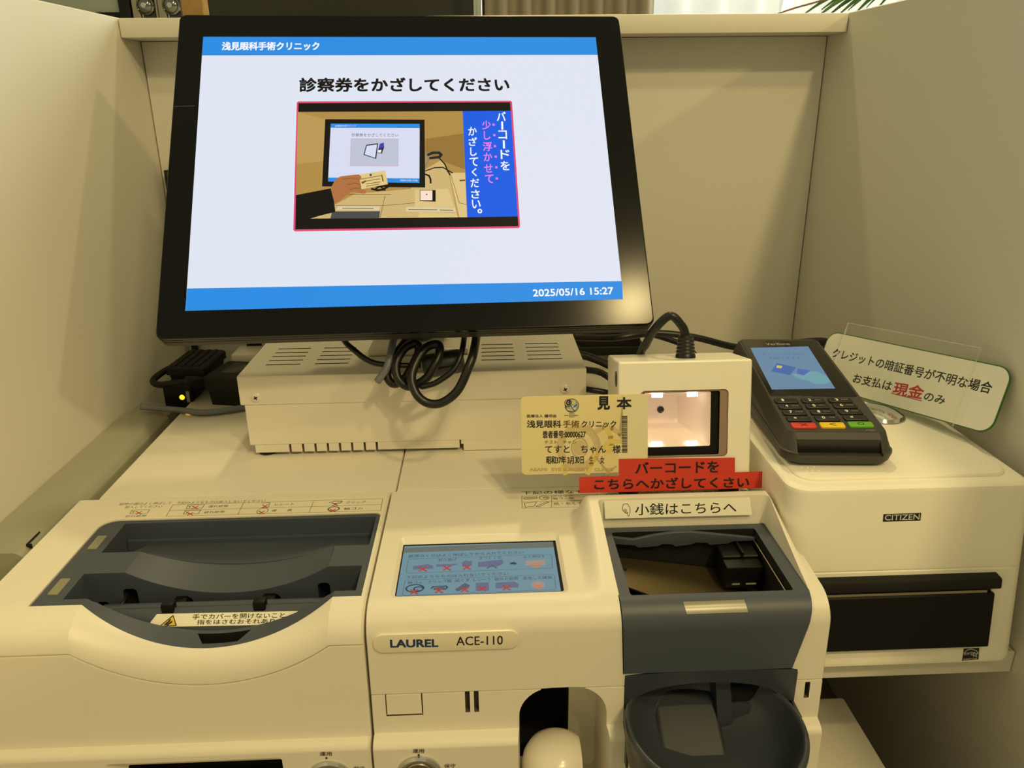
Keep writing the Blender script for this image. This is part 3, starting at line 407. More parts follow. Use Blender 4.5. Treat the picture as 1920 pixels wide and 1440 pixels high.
D_CST=[["t","下記の様なものは入れないでください","k",123.7,50.5,254.32,49.73,5.05,0.01],["l","k",0.35,[[123.45,45.5],[285.11,45.18],[278.63,22.13]]],["l","k",0.35,[[123.45,45.5],[122.95,28.06],[168.64,28.0]]],["l","k",0.35,[[123.41,36.94],[169.83,37.11]]],["l","k",0.35,[[144.87,45.51],[143.15,27.88]]],["l","k",0.35,[[177.78,46.12],[175.86,33.94]]],["t","クリップ","k",145.45,44.24,160.01,44.02,3.29,0],["t","輪ゴム類","k",145.33,40.55,160.2,40.51,3.25,0],["t","紙・糸くず","k",145.17,33.29,165.43,33.33,4.36,0],["l","k",0.5,[[124.56,42.15],[126.12,43.7],[134.03,43.66],[134.08,41.6],[125.94,40.43],[124.56,42.15]]],["l","k",0.5,[[126.03,42.06],[132.45,42.31]]],["e","k",139.05,42.13,3.34,2.88,0.5],["e","k",140.03,42.08,1.18,1.22,0.5],["l","k",0.4,[[124.69,35.26],[133.55,36.76],[131.19,30.53],[127.32,30.35],[125.31,28.9],[124.69,35.26]]],["l","k",0.5,[[132.64,30.44],[140.36,36.37],[142.08,35.87],[134.51,29.55],[132.64,30.44]]],["e","k",187.55,42.23,4.52,4.12,0.5],["e","k",187.55,42.23,2.55,2.05,0.5],["t","っている","k",209.2,44.72,221.72,44.84,3.31,0],["e","k",242.36,43.23,4.14,3.32,0.5],["t","テープ類","k",253.65,44.25,266.73,44.34,3.32,0],["t","異物","k",280.82,44.37,285.83,44.29,2.91,0],["l","k",0.4,[[231.41,43.44],[230.08,36.91]]]]
D_TAPE=[["t","小銭はこちらへ","k",-29.52,0.81,37.55,0.47,7.88,0.005],["l","k",0.35,[[-37.75,3.57],[-36.84,4.76],[-34.55,4.88],[-32.91,2.03],[-32.9,-0.97],[-33.45,-3.39],[-34.18,-3.37],[-34.55,-0.92],[-35.28,-1.65],[-36.01,-1.25],[-36.56,-0.48],[-37.29,0.1],[-37.93,1.05],[-37.75,3.57]]],["l","k",0.3,[[-36.83,1.68],[-36.56,-0.3]]],["l","k",0.3,[[-36.01,1.37],[-35.83,-1.07]]],["l","k",0.3,[[-35.19,1.16],[-35.01,-1.28]]]]
D_RED1=[["t","バーコードを","k2",-29.67,-22.49,28.04,-22.86,8.32,0.016]]
D_RED2=[["t","こちらへかざしてくさい","k2",-57.97,-32.82,49.15,-34.19,7.97,0.016]]
D_SIGN=[["t","クレジットの暗証番号が不明な場合","k",10.61,-17.21,147.34,-16.38,8.26,0.009],["t","お支払は","k",38.1,-33.17,73.73,-32.03,7.85,0.009],["t","現金","red",75.51,-32.91,100.7,-30.93,10.21,0.015],["t","のみ","k",101.96,-32.86,118.58,-32.4,6.23,0.009],["l","red",0.6,[[75.42,-37.07],[101.2,-36.78]]]]
D_TSCR=[["t","Verifone","w2",-13.59,137.13,5.63,137.8,4.95,0.01],["p","t_scr",[[-27.64,129.72],[19.06,132.97],[16.75,59.41],[-28.9,57.31]]],["t","キャッシュレスがご","t_txt",-20.95,117.32,13.01,118.25,4.68,0],["t","利用できます","t_txt",-17.48,110.23,6.9,110.74,4.58,0],["p","t_blue",[[-13.79,101.56],[-1.27,94.03],[-9.59,80.81],[-21.81,87.22]]],["p","t_gold",[[-14.76,97.8],[-10.96,96.48],[-12.95,92.26],[-16.41,93.41]]],["p","t_blue2",[[-0.8,91.86],[7.61,89.11],[1.46,79.78],[-3.98,83.61]]],["p","t_hand",[[-6.83,83.59],[-3.44,82.48],[0.13,80.09],[4.75,84.99],[8.85,87.97],[12.75,86.68],[16.43,80.23],[17.04,69.97],[11.99,66.05],[4.46,66.29],[0.64,72.16],[-2.5,73.39],[-6.35,77.16],[-7.58,81.64]]]]
D_TBEZ=[["p","blk",[[-33.3,139.89],[26.11,143.27],[24.14,50.0],[-34.96,45.89]]]]
KEYS=[["1","",-23.65,39.14],["2","ABC",-4.9,39.63],["3","DEF",13.87,40.26],["4","GHI",-23.15,30.77],["5","JKL",-4.38,31.53],["6","MNO",14.52,32.3],["7","PRS",-22.61,22.35],["8","TUV",-3.71,23.11],["9","WXY",15.25,23.87],["*","‚'-",-22.03,13.91],["0","-SP",-3.14,14.66],["#","",15.84,15.68],["x","",-21.52,5.07],["<","",-2.64,5.69],["o","",16.15,6.81]]
TERMPTS={"TL":[-32.96,141.43],"TR":[29.43,146.57],"FL":[-32.71,-2.56],"FR":[30.37,0.12],"slotL":[-29.15,-3.13],"slotR":[24.01,-1.2],"bez_bl":[-34.96,45.89],"bez_br":[24.14,50.0],"sidemid":[-41.92,24.41],"p400":[20.89,1.23],"keyw0":[-31.66,39.05],"keyw1":[-15.65,39.23],"r0":[-29.37,6.23],"r1":[-12.95,6.44]}
D_WARN=[["p","white",[[-36.58,4.29],[45.92,3.35],[33.61,-3.97],[-38.3,-3.08],[-39.85,-0.49]]],["t","手でカバーを開けないこと","k",-15.64,2.0,38.37,1.24,3.06,0.01],["t","指をはさむおそれあり","k",-12.65,-1.11,32.6,-1.84,2.81,0.01],["p","k",[[-26.93,3.52],[-24.1,-2.84],[-34.97,-3.19]]],["p","yel",[[-27.05,2.59],[-24.99,-2.35],[-33.4,-2.54]]],["l","k",1.0,[[-30.99,-1.93],[-29.17,-0.36],[-28.37,0.77]]],["l","k",1.0,[[-29.76,-2.2],[-27.26,-0.42]]]]
D_NAME=[["t","LAUREL","navy",-56.58,-16.95,-29.89,-17.67,5.43,0.03],["t","ACE-110","k",-19.97,-16.76,6.03,-17.06,5.99,0.006]]
D_LOCK=[["t","運用","k",-99.79,-84.06,-92.99,-84.31,2.94,0.004],["e","k",-96.29,-87.26,0.63,0.73,0],["t","保守","k",-81.75,-95.61,-75.12,-95.77,2.83,0.004],["t","運用","k",-46.99,-84.52,-40.39,-84.76,2.95,0.004],["e","k",-43.65,-87.65,0.63,0.74,0],["t","保守","k",-29.39,-96.57,-22.82,-96.57,2.83,0.004]]
D_PRN=[["p","k",[[-12.26,18.61],[11.94,18.75],[11.9,13.56],[-12.23,13.57]]],["t","CITIZEN","w2",-11.23,16.28,11.09,16.18,3.78,0.01]]
D_ES=[["p","k",[[49.94,-77.3],[60.3,-77.06],[60.71,-85.55],[49.76,-86.08]]],["t","energy","w2",50.43,-81.7,57.29,-81.02,2.55,0],["t","ENERGY STAR","w2",50.53,-85.17,59.76,-84.89,1.12,0.01],["l","w2",0.5,[[50.31,-80.6],[52.22,-78.32],[55.03,-77.65],[58.51,-79.03],[59.89,-80.96]]],["l","w2",0.5,[[56.82,-81.95],[57.48,-80.09],[58.2,-81.37],[59.62,-81.11],[58.6,-82.33],[59.32,-83.61],[57.91,-82.62],[56.96,-83.21],[57.13,-82.12]]]]
Q_RED1=[[-40.82,-15.78],[38.95,-16.91],[39.18,-27.53],[-40.81,-28.33]]
Q_RED2=[[-68.1,-27.58],[58.29,-27.06],[58.11,-38.64],[-68.17,-38.89]]
Q_TAPE=[[-49.87,7.18],[46.19,6.79],[48.1,-5.01],[-49.18,-4.8]]
Q_NAME=[[-65.74,-10.81],[14.92,-11.26],[15.23,-23.0],[-66.25,-23.42]]
Q_NST=[[-161.55,51.13],[27.28,51.37],[27.42,27.41],[-161.12,29.65]]
Q_CST=[[121.43,53.16],[288.81,50.31],[280.06,22.05],[120.59,26.83]]
Q_SCANWIN=[[-22.92,30.49],[33.76,29.65],[34.72,-15.81],[-22.64,-15.28]]
Q_SCANIN=[[-22.9,28.56],[22.23,27.79],[22.91,-9.28],[-22.67,-8.88]]
Q_ACRYL=[[17.32,9.32],[131.31,6.58],[130.87,-48.41],[16.75,-41.49]]
BOWL=[[75.68,-45.7],[125.66,-41.96],[174.66,-46.51],[78.49,-65.29],[88.66,-56.68],[123.18,-51.72],[159.07,-60.82],[167.6,-71.38],[123.56,-56.73],[134.33,-63.76],[136.06,-64.85],[163.73,-66.09],[166.6,-69.79],[134.85,-84.88],[141.87,-79.48],[164.11,-69.68]]
Q_CARD=[[-42.17,29.7],[44.22,27.67],[43.49,-26.62],[-42.33,-24.28]]
Q_SCAN=[[-40.82,52.2],[49.74,47.68],[50.99,-29.72],[-45.12,-27.09],[-45.12,-40.27],[51.33,-43.0]]
Q_FEET=[[-38.56,-39.13],[-25.9,-39.48],[32.78,-39.63],[45.65,-44.01]]
Q_LENS=[[-5.28,11.69],[-15.65,19.22],[4.36,19.22],[5.72,4.11],[-15.52,4.15],[-14.75,27.6],[10.22,27.01],[-14.46,-7.62],[10.74,-7.78]]
FM = lambda m: frame(m[0], m[1], m[2], m[3], 0.001)
M_SCR, M_CARD, M_SIGN, M_TOP, M_LCD = FM(SCR_M), FM(CARD_M), FM(SIGN_M), FM(TOP_M), FM(LCD_M)
M_FACE, M_LOW, M_TAPE, M_SCAN, M_PRN, M_TERM, M_COV = FM(FACE_M), FM(LOW_M), FM(TAPE_M), FM(SCAN_M), FM(PRN_M), FM(TERM_M), FM(COV_M)
XZ = lambda y: frame((0, y, 0), (1, 0, 0), (0, 0, 1), (0, -1, 0))        # drawing plane facing the customer, metres
YZ = lambda x: frame((x, 0, 0), (0, 1, 0), (0, 0, 1), (1, 0, 0))

# ================================================================== the setting
WL, WR, WB, WT = -0.3335, 0.3548, 0.855, 0.3400
b = MB(); b.box(WL-0.02, WL, -0.9, WB+0.02, -0.32, WT, 'wall', 0.0008, 1); struct('wall_left', b)
b = MB(); b.box(WR, WR+0.02, -0.9, WB+0.02, -0.32, WT, 'wall', 0.0008, 1); struct('wall_right', b)
b = MB(); b.box(WL+0.0012, WR-0.0012, WB, WB+0.02, -0.32, 0.322, 'wall'); struct('wall_back', b)
b = MB(); b.box(WL+0.0006, WR-0.0006, 0.810, WB+0.03, 0.3225, 0.3395, 'ledge', 0.0012, 2)
b.box(-1.2, 1.6, WB+0.03, 1.42, 0.305, 0.3395, 'ledge', 0.001, 1); struct('trim_1', b)
b = MB(); b.box(-1.2, 1.6, -0.95, 2.8, -0.36, -0.32, 'floor'); struct('floor', b)
b = MB()
b.box(-2.2, 0.50, 2.6, 2.68, -0.32, 1.6, 'dark_panel'); b.box(1.75, 2.6, 2.6, 2.68, -0.32, 1.6, 'wall'); b.box(0.50, 1.75, 2.6, 2.68, -0.32, 0.30, 'wall'); struct('wall_far', b)
b = MB(); b.box(0.50, 1.75, 2.635, 2.64, 0.30, 1.6, 'sky_pane')
for x in (0.50, 0.93, 1.33, 1.72): b.box(x, x+0.03, 2.60, 2.66, 0.30, 1.6, 'chrome')
struct('window_1', b)

# curtains beyond the partition
def folds(x0, x1, y, z0, z1, pitch, amp, m, mb, th=0.0):
    n = int((x1-x0)/pitch*14); vs = []; fs = []
    for i in range(n+1):
        x = x0+(x1-x0)*i/n; ph = (x-x0)/pitch*2*PI
        yy = y + amp*math.copysign(abs(math.sin(ph))**0.6, math.sin(ph))
        vs += [(x, yy, z0), (x, yy, z1)]
    for i in range(n): fs.append((2*i, 2*i+2, 2*i+3, 2*i+1))
    mb.add(vs, fs, m)
b = MB(); folds(0.02, 0.50, 2.42, -0.30, 1.5, 0.067, 0.018, 'curtain', b)
tag(obj('curtain', b, sharp=180), 'grey brown drawn curtain hanging in straight folds behind the partition', 'curtain')
b = MB(); folds(0.50, 1.75, 2.50, -0.30, 1.5, 0.11, 0.012, 'sheer', b)
tag(obj('sheer_curtain', b, sharp=180), 'white see-through curtain glowing in front of the bright window', 'curtain')
b = MB(); b.lathe([(0.0, -0.32), (0.014, -0.32), (0.014, 1.5), (0.0, 1.5)], 'chrome', Matrix.Translation((0.0, 2.30, 0)), 20)
tag(obj('chrome_pole', b), 'thin upright chrome pole standing beside the grey brown curtain', 'pole')

# glass screen with clamps at the upper left
t = thing('glass_screen', 'grey glass screen in dark frame standing behind the left wall top', 'glass screen', (-0.50, 1.0, 0.3395))
b = MB(); b.box(-0.80, -0.404, 0.998, 1.004, 0.352, 0.62, 'glass_grey'); obj('pane', b, t)
b = MB(); b.box(-0.80, -0.3928, 0.992, 1.010, 0.3395, 0.352, 'black', 0.001, 1); b.box(-0.405, -0.3928, 0.992, 1.010, 0.352, 0.62, 'black', 0.001, 1); b.box(-0.81, -0.80, 0.992, 1.010, 0.3395, 0.62, 'black'); obj('frame', b, t)
def post(x, name_label):
    t = thing('clamp_post', name_label, 'post', (x, 1.0, 0.3395), 'chrome clamp posts on the partition top')
    b = MB(); b.box(x-0.0045, x+0.0045, 0.994, 1.006, 0.3395, 0.62, 'steel', 0.001, 1); obj('post', b, t)
    b = MB(); b.box(x+0.006, x+0.020, 0.998, 1.003, 0.3395, 0.60, 'dark_panel', 0.0006, 1); obj('backing_strip', b, t)
    z = 0.3685
    b = MB(); b.lathe([(0, 0), (0.0100, 0), (0.0100, 0.003), (0.0085, 0.0048), (0.0078, 0.0042), (0.0060, 0.0060), (0.003, 0.0072), (0, 0.0074)], 'dark_chrome', Matrix.Translation((x+0.011, 0.997, z)) @ Matrix.Rotation(PI/2, 4, 'X'), 28)
    b.lathe([(0, 0.0), (0.003, 0.0), (0.003, 0.008), (0, 0.0085)], 'chrome', Matrix.Translation((x+0.011, 0.997, z)) @ Matrix.Rotation(PI/2, 4, 'X'), 6)
    obj('clamp', b, t)
b = MB(); b.box(-0.3662, -0.3634, 0.997, 1.003, 0.3395, 0.62, 'glass_grey', 0.0006, 1); obj('edge_strip', b, t)
b = MB(); b.box(-0.80, -0.405, 0.9945, 0.9972, 0.352, 0.362, 'black'); obj('gasket', b, t)
post(-0.387, 'left chrome post with round glass clamp beside the glass screen')
post(-0.358, 'right chrome post with round glass clamp nearer the black screen corner')
b = MB(); b.box(-0.56, -0.50, 1.60, 1.63, 0.3395, 0.455, 'reflection_yellow', 0.002, 1)  # added board, imitates a yellow reflection in the glass
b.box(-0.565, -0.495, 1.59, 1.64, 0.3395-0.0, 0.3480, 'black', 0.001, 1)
tag(obj('reflection_board', b), 'small yellow board standing in for a glass reflection above the black screen corner', 'board')

# plant behind the right wall
t = thing('potted_plant', 'green leafy plant peeking over the partition by the bright window', 'plant', (0.74, 1.22, 0.3395))
b = MB(); b.lathe([(0, 0), (0.045, 0), (0.06, 0.09), (0.064, 0.095), (0.058, 0.095), (0.054, 0.085), (0, 0.08)], 'pot', Matrix.Translation((0.74, 1.22, 0.3395)), 28); obj('pot', b, t)
rnd = random.Random(4)
b = MB()
def leaf(base, tip, wd, droop, mb):
    base, tip = Vector(base), Vector(tip); n = 9; L = []; Rr = []
    d = (tip-base); side = d.cross(Vector((0, -1, 0.25))).normalized()
    for i in range(n+1):
        u = i/n; p = base + d*u + Vector((0, 0, -droop*u*u)) ; ww = wd*math.sin(PI*min(1, u*0.93+0.07))**0.7*(1-u*0.25)
        L.append(tuple(p-side*ww/2)); Rr.append(tuple(p+side*ww/2))
    mid = [tuple((Vector(a)+Vector(c))/2 + Vector((0, 0.0015, -0.002))) for a, c in zip(L, Rr)]
    vs = L+mid+Rr; k = n+1
    mb.add(vs, [(i, i+1, k+i+1, k+i) for i in range(n)]+[(k+i, k+i+1, 2*k+i+1, 2*k+i) for i in range(n)], 'leaf')
for i in range(26):
    a = rnd.uniform(-PI*0.5, PI*0.5); rr = rnd.uniform(0.06, 0.17); h = rnd.uniform(0.10, 0.24)
    leaf((0.74+0.01*math.cos(a), 1.22+0.01*math.sin(a), 0.43), (0.74+rr*math.cos(a)*0.9, 1.22+rr*0.6*math.sin(a), 0.43+h*0.5), rnd.uniform(0.012, 0.022), rnd.uniform(0.03, 0.10), b)
for (tx, ty, tz) in ((0.428, 1.12, 0.366), (0.440, 1.11, 0.360), (0.452, 1.12, 0.372), (0.462, 1.13, 0.362), (0.474, 1.12, 0.364), (0.488, 1.12, 0.371), (0.500, 1.13, 0.366), (0.512, 1.12, 0.374), (0.530, 1.13, 0.372), (0.455, 1.15, 0.380), (0.480, 1.15, 0.384)):
    leaf((0.66, 1.19, 0.455), (tx, ty, tz+0.05), 0.0125, 0.05, b)
b.tube([(0.74, 1.22, 0.42), (0.70, 1.21, 0.445), (0.655, 1.19, 0.456)], 0.004, 'leaf', 8)
b.tube([(0.66, 1.19, 0.453), (0.56, 1.15, 0.420), (0.46, 1.12, 0.385), (0.412, 1.12, 0.372), (0.372, 1.12, 0.359)], 0.0012, 'pot', 6)
obj('foliage', b, t, sharp=180)

# ================================================================== banknote machine
NX0, NX1 = -0.2925, -0.0712
XC = -0.1610; HW = 0.0705; DEP = 0.023; RR = (HW*HW+DEP*DEP)/(2*DEP)
def arc(x):
    d = abs(x-XC)
    return 0.0 if d >= HW else (math.sqrt(RR*RR-d*d)-(RR-DEP))/DEP
def note_profile(x):
    f = arc(x); zp = -0.017-0.023*f
    ys, zs = 0.3835-0.012*f, -0.023*f
    yf = 0.3605 - 0.0006*f
    P = [(0.5088, -0.3195), (0.5088, -0.0012), (0.5076, 0.0), (0.45, 0.0), (0.390, 0.0)]
    P += [(0.3850, 0.0), (ys+0.0004, zs)]
    for a in (15, 30, 45, 60, 75, 90):
        P.append((ys - (ys-yf)*math.sin(R(a)), zs - (zs-zp-0.0012)*(1-math.cos(R(a)))))
    P += [(yf, zp+0.0004), (yf+0.0014, zp+0.0003), (yf+0.0014, zp-0.0003), (yf+0.0001, zp-0.0005), (yf-0.0002, zp-0.0015)]
    P += [(0.3590, -0.060), (0.3575, -0.0785)]
    for a in (0, 25, 50, 75, 90): P.append((0.3555-0.0040*math.sin(R(a)), -0.0788-0.0045*(1-math.cos(R(a)))))
    P += [(0.3512, -0.11), (0.3500, -0.3195)]
    return P
def column_solid(xs, prof, m):
    return MB().loft([[(x, p[0], p[1]) for p in prof(x)] for x in xs], m)
xs = sorted(set([NX0+0.0015, NX1-0.0015] + [round(NX0+0.002+i*(NX1-NX0-0.004)/74, 5) for i in range(75)] + [XC-HW, XC+HW]))
def note_rings():
    rings = []
    for e, x in ((0.0012, NX0), (0.0, NX0+0.0012)): rings.append([(x, p[0]+e*(1 if p[0] < .4 else -1), p[1]-e) for p in note_profile(x)])
    rings += [[(x, p[0], p[1]) for p in note_profile(x)] for x in xs]
    for e, x in ((0.0, NX1-0.0012), (0.0012, NX1)): rings.append([(x, p[0]+e*(1 if p[0] < .4 else -1), p[1]-e) for p in note_profile(x)])
    return rings
body = MB().loft(note_rings(), 'cream')
IX0, IX1, IY0, IY1 = -0.2610, -0.0745, 0.3825, 0.4778
def inset_outline(g):
    o = [(IX1+g, IY0-g)] + [(x, y) for x, y in rrect(IX0-g, IX1+g, IY0, IY1+g, (0, .004, .010, 0)) if y > IY0+0.001] + [(IX0-g, IY0-g)]
    for i in range(41):
        x = XC-HW + 2*HW*i/40; o.append((x, 0.3835-0.012*arc(x)-0.001-g))
    return o
body.cut(MB().prism(inset_outline(0.0003), -0.06, 0.02, 'cream'))
sl = [[(*p, z) for p in q] for q, z in ((rrect(-0.221, -0.1215, -0.125, -0.0855, .002), -0.01), (rrect(-0.221, -0.1215, -0.125, -0.0855, .002), 0.001), (rrect(-0.2135, -0.1225, -0.12, -0.0925, .0015), 0.008))]
Mx = frame((0, 0.350, 0), (1, 0, 0), (0, 0, 1), (0, 1, 0))
body.cut(MB().loft(sl, 'cream', Mx))
body.cut(MB().prism(rrect(-0.2120, -0.1235, -0.119, -0.0935, .0015), 0.005, 0.03, 'void', M=Mx))
note = thing('banknote_machine', 'cream banknote acceptor with grey note tray at the left front', 'cash machine', (-0.18, 0.43, -0.3195))
obj('housing', body, note, wn=True)
b = MB(); b.box(-0.2790, -0.0676, 0.5092, 0.80, -0.06, 0.0, 'plate', 0.0008, 2); obj('rear_plate', b, note)

# grey note tray
tray = MB().prism(inset_outline(0.0), -0.055, -0.0006, 'grey_plastic', 0.0006)
def yprism(pts, y0, y1, m):      # polygon in xz pushed along y
    return MB().prism(pts, 0, y1-y0, m, M=frame((0, y1, 0), (1, 0, 0), (0, 0, 1), (0, -1, 0)))
sc = [(XC+HW, 0.01), (XC-HW, 0.01)] + [(XC-HW+2*HW*i/40, -0.0006-0.023*arc(XC-HW+2*HW*i/40)) for i in range(41)]
tray.cut(yprism(sc, 0.360, 0.4040, 'grey_plastic'))
# rear trough, front trough
tray.cut(MB().prism([(-0.2455, 0.4376), (-0.0770, 0.4376), (-0.0770, 0.4735), (-0.2455, 0.4735)], -0.020, 0.01, 'grey_plastic'))
ft = [(-0.0783, 0.3885), (-0.0783, 0.4143), (-0.2452, 0.4143), (-0.2452, 0.3885), (-0.2290, 0.3885)]
ft += [(XC-HW+2*HW*i/30, 0.3835-0.012*arc(XC-HW+2*HW*i/30)+0.0060+0.0090*arc(XC-HW+2*HW*i/30)) for i in range(1, 30)] + [(-0.0930, 0.3885)]
tray.cut(MB().prism(ft, -0.040, 0.01, 'grey_plastic'))
# finger dish in the middle ridge
W2, D2 = 0.0610, 0.0165; R2 = (W2*W2+D2*D2)/(2*D2); XD = -0.160
ds = [(XD+W2, 0.01), (XD+W2, -0.0006), ] ; ds = [(XD+W2, 0.01), (XD-W2, 0.01)] + [(XD-W2+2*W2*i/40, -0.0006-(math.sqrt(R2*R2-(W2-2*W2*i/40)**2)-(R2-D2))) for i in range(41)]
tray.cut(MB().loft([[(x, y, z if z > 0 else -0.0006+(z+0.0006)*k) for x, z in ds] for y, k in ((0.4100, 1.06), (0.4420, 0.64))], 'grey_plastic'))
# notch of the front wall
tray.cut(MB().prism([(-0.1650, 0.3745), (-0.1450, 0.3745), (-0.1395, 0.3835), (-0.1705, 0.3835)], -0.050, -0.015, 'void'))
# openings in the ridge wall
for x0, x1, z0, z1 in ((-0.2245, -0.2160, -0.030, -0.0122), (-0.1065, -0.0990, -0.030, -0.0122), (-0.2420, -0.2340, -0.030, -0.0210), (-0.1950, -0.1835, -0.034, -0.0195), (-0.1415, -0.1300, -0.034, -0.0195)):
    tray.cut(MB().prism(rrect(x0, x1, z0, z1, 0.0026), 0, 0.012, 'void', M=frame((0, 0.4245, 0), (1, 0, 0), (0, 0, 1), (0, -1, 0))))
tr = obj('note_tray', tray, note, 'blue grey plastic tray with two troughs', sharp=10)
def dish_z(x):
    d = abs(x-XD)
    return -0.0006-(0.64*(math.sqrt(R2*R2-d*d)-(R2-D2)) if d < W2 else 0.0)
b = MB(); fxs = [-0.2310+0.1520*i/50 for i in range(51)]
b.loft([[(x, 0.4377, min(-0.0030, dish_z(x)-0.0004)), (x, 0.4700, -0.0150), (x, 0.4700, -0.0195), (x, 0.4377, -0.0195)] for x in fxs], 'grey_plastic'); b.box(-0.2450, -0.0775, 0.4702, 0.4732, -0.0195, -0.0125, 'grey_plastic'); obj('tray_floor', b, tr)
for x in (-0.1890, -0.1355):
    b = MB(); b.box(x-0.0045, x+0.0035, 0.4000, 0.4160, -0.0265, -0.0185, 'black', 0.0012, 2); b.box(x-0.0052, x+0.0022, 0.3940, 0.4000, -0.0195, -0.0105, 'black', 0.001, 2); obj('feed_clip', b, tr)
b = MB(); b.lathe([(0, 0), (0.0042, 0), (0.0045, 0.0004), (0.0045, 0.138), (0, 0.138)], 'grey_plastic', Matrix.Translation((-0.2330, 0.4050, -0.0217)) @ Matrix.Rotation(PI/2, 4, 'Y'), 24); obj('feed_roller', b, tr)
cv = [(XC-HW+0.008+(2*HW-0.016)*i/30) for i in range(31)]
b = MB(); b.loft([[(x, 0.4000, -0.0180), (x, 0.3985, -0.0150), (x, 0.3965, -0.0142), (x, 0.3950, -0.0155), (x, 0.3900-0.0030*arc(x), -0.0210-0.0033*arc(x)), (x, 0.3900-0.0030*arc(x), -0.0395), (x, 0.4000, -0.0395)] for x in cv], 'grey_plastic'); obj('cover_flap', b, tr, sharp=50)
b = MB()
b.tube([(-0.2240, 0.4150, -0.0195), (-0.2245, 0.4040, -0.0215), (-0.2265, 0.3960, -0.0255), (-0.2290, 0.3930, -0.0320)], 0.0014, 'steel', 8); obj('lever', b, tr)
for y0, y1, xa, xb in ((0.4418, 0.4575, -0.2563, -0.2503), (0.3929, 0.4090, -0.2563, -0.2503)):
    b = MB(); b.prism(rrect(xa, xb, y0, y1, 0.0008, 3), -0.002, 0.0002, 'light_window', 0.0003); obj('indicator_light', b, tr)
b = MB()
b.prism([(-0.4, -6.0), (0.5, -6.5), (0.6, 6.0)], -0.3, 0.0, 'white'); b.bm.free(); b = MB()
# warning label on the sloping cover
wp = None
for s in D_WARN:
    if s[0] == 'p' and s[1] == 'white': wp = s[2]
MC = M_COV
b.decals(D_WARN, MC, 0.35, 0.03); obj('warning_label', b, tr, 'white warning label with yellow triangle', recalc=False)
b = MB(); b.prism([tuple(p) for p in reversed(Q_NST)], 0.0, 0.08, 'label_clear', M=M_TOP); b.decals(D_NST, M_TOP, 0.09, 0.003); obj('instruction_label', b, note, 'pale label with banknote instructions')
def key_lock(x, z, parent, sub):
    Mk = frame((x, 0.3514, z), (1, 0, 0), (0, 0, 1), (0, -1, 0))
    b = MB(); b.lathe([(0, -0.004), (0.0135, -0.004), (0.0135, 0.0012), (0.0120, 0.0022), (0.0105, 0.0022), (0.0098, 0.0002), (0, 0.0002)], 'chrome', Mk, 40); r = obj('key_lock', b, parent, 'round chrome key lock')
    b = MB(); b.lathe([(0, -0.001), (0.0092, -0.001), (0.0092, 0.0012), (0.0086, 0.0018), (0, 0.0018)], 'steel', Mk, 36); b.box(-0.001, 0.001, -0.004, 0.004, 0.0015, 0.0021, 'void', M=Mk); b.box(0.0025, 0.0060, 0.001, 0.0055, 0.0015, 0.0022, 'void', M=Mk); obj('key_barrel', b, r)
key_lock(-0.0957, -0.1028, note, None)
b = MB(); b.decals([s for s in D_LOCK if s[3-0] is not None and ((s[0] == 't' and s[3] < -70) or (s[0] == 'e' and s[2] < -70))], M_LOW, 0.75, 0.01); obj('lock_lettering', b, note)

# ================================================================== coin machine
CX0, CX1 = -0.0700, 0.1922
def sstep(a, b_, v):
    t_ = min(1, max(0, (v-a)/(b_-a))); return t_*t_*(3-2*t_)
def hump(x, y):
    if y > 0.4790 or y < 0.3690 or x < 0.0535: return 0.0
    ramp = 0.0195*(min(1.0, max(0.0, (y-0.3690)/0.081)))**1.15
    rear = 1-sstep(0.4575, 0.4760, y)
    px = sstep(0.0535, 0.0655, x)*(1-0.75*sstep(0.1835, 0.1922, x))
    return ramp*rear*px
def coin_profile(x):
    P = [(0.5088, -0.3195), (0.5088, -0.0012), (0.5076, 0.0)]
    n = 44
    for i in range(n+1):
        y = 0.5040 + (0.3780-0.5040)*i/n
        P.append((y, hump(x, y)))
    for a in (12, 24, 36, 48, 60, 75, 90):
        y = 0.3780-0.0158*math.sin(R(a)); P.append((y, -0.0145*(1-math.cos(R(a))) + hump(x, y)))
    P += [(0.3618, -0.030), (0.3612, -0.0520), (0.3622, -0.0522), (0.3622, -0.0528), (0.3612, -0.0530), (0.3608, -0.0600), (0.3600, -0.0790)]
    fl = 1.0
    for a in (0, 25, 50, 75, 90): P.append((0.3590-0.0072*math.sin(R(a)), -0.0793-0.0050*(1-math.cos(R(a)))))
    P += [(0.3515, -0.11), (0.3500, -0.3195)]
    return P
xs = sorted(set([round(CX0+0.0012+i*0.002, 5) for i in range(61)] + [round(0.0535+i*0.0012, 5) for i in range(14)] + [round(0.072+i*0.004, 5) for i in range(28)] + [round(0.1825+i*0.0010, 5) for i in range(9)]))
xs = [x for x in xs if x < CX1-0.0012]
xs = [x for i, x in enumerate(xs) if i == 0 or x-xs[i-1] > 0.0004]
rings = []
for e, x in ((0.0012, CX0), (0.0, CX0+0.0006)): rings.append([(x, p[0]+e*(1 if p[0] < .4 else -1), p[1]-e) for p in coin_profile(x)])
rings += [[(x, p[0], p[1]) for p in coin_profile(x)] for x in xs]
for e, x in ((0.0, CX1-0.0010), (0.0014, CX1)): rings.append([(x, p[0]+e*(1 if p[0] < .4 else -1), p[1]-e) for p in coin_profile(x)])
cb = MB().loft(rings, 'cream')
# narrower at the rear right, where the printer stands
cb.cut(MB().prism([(0.1865, 0.4060), (0.25, 0.4020), (0.25, 0.60), (0.1865, 0.60)], -0.40, 0.06, 'cream'))
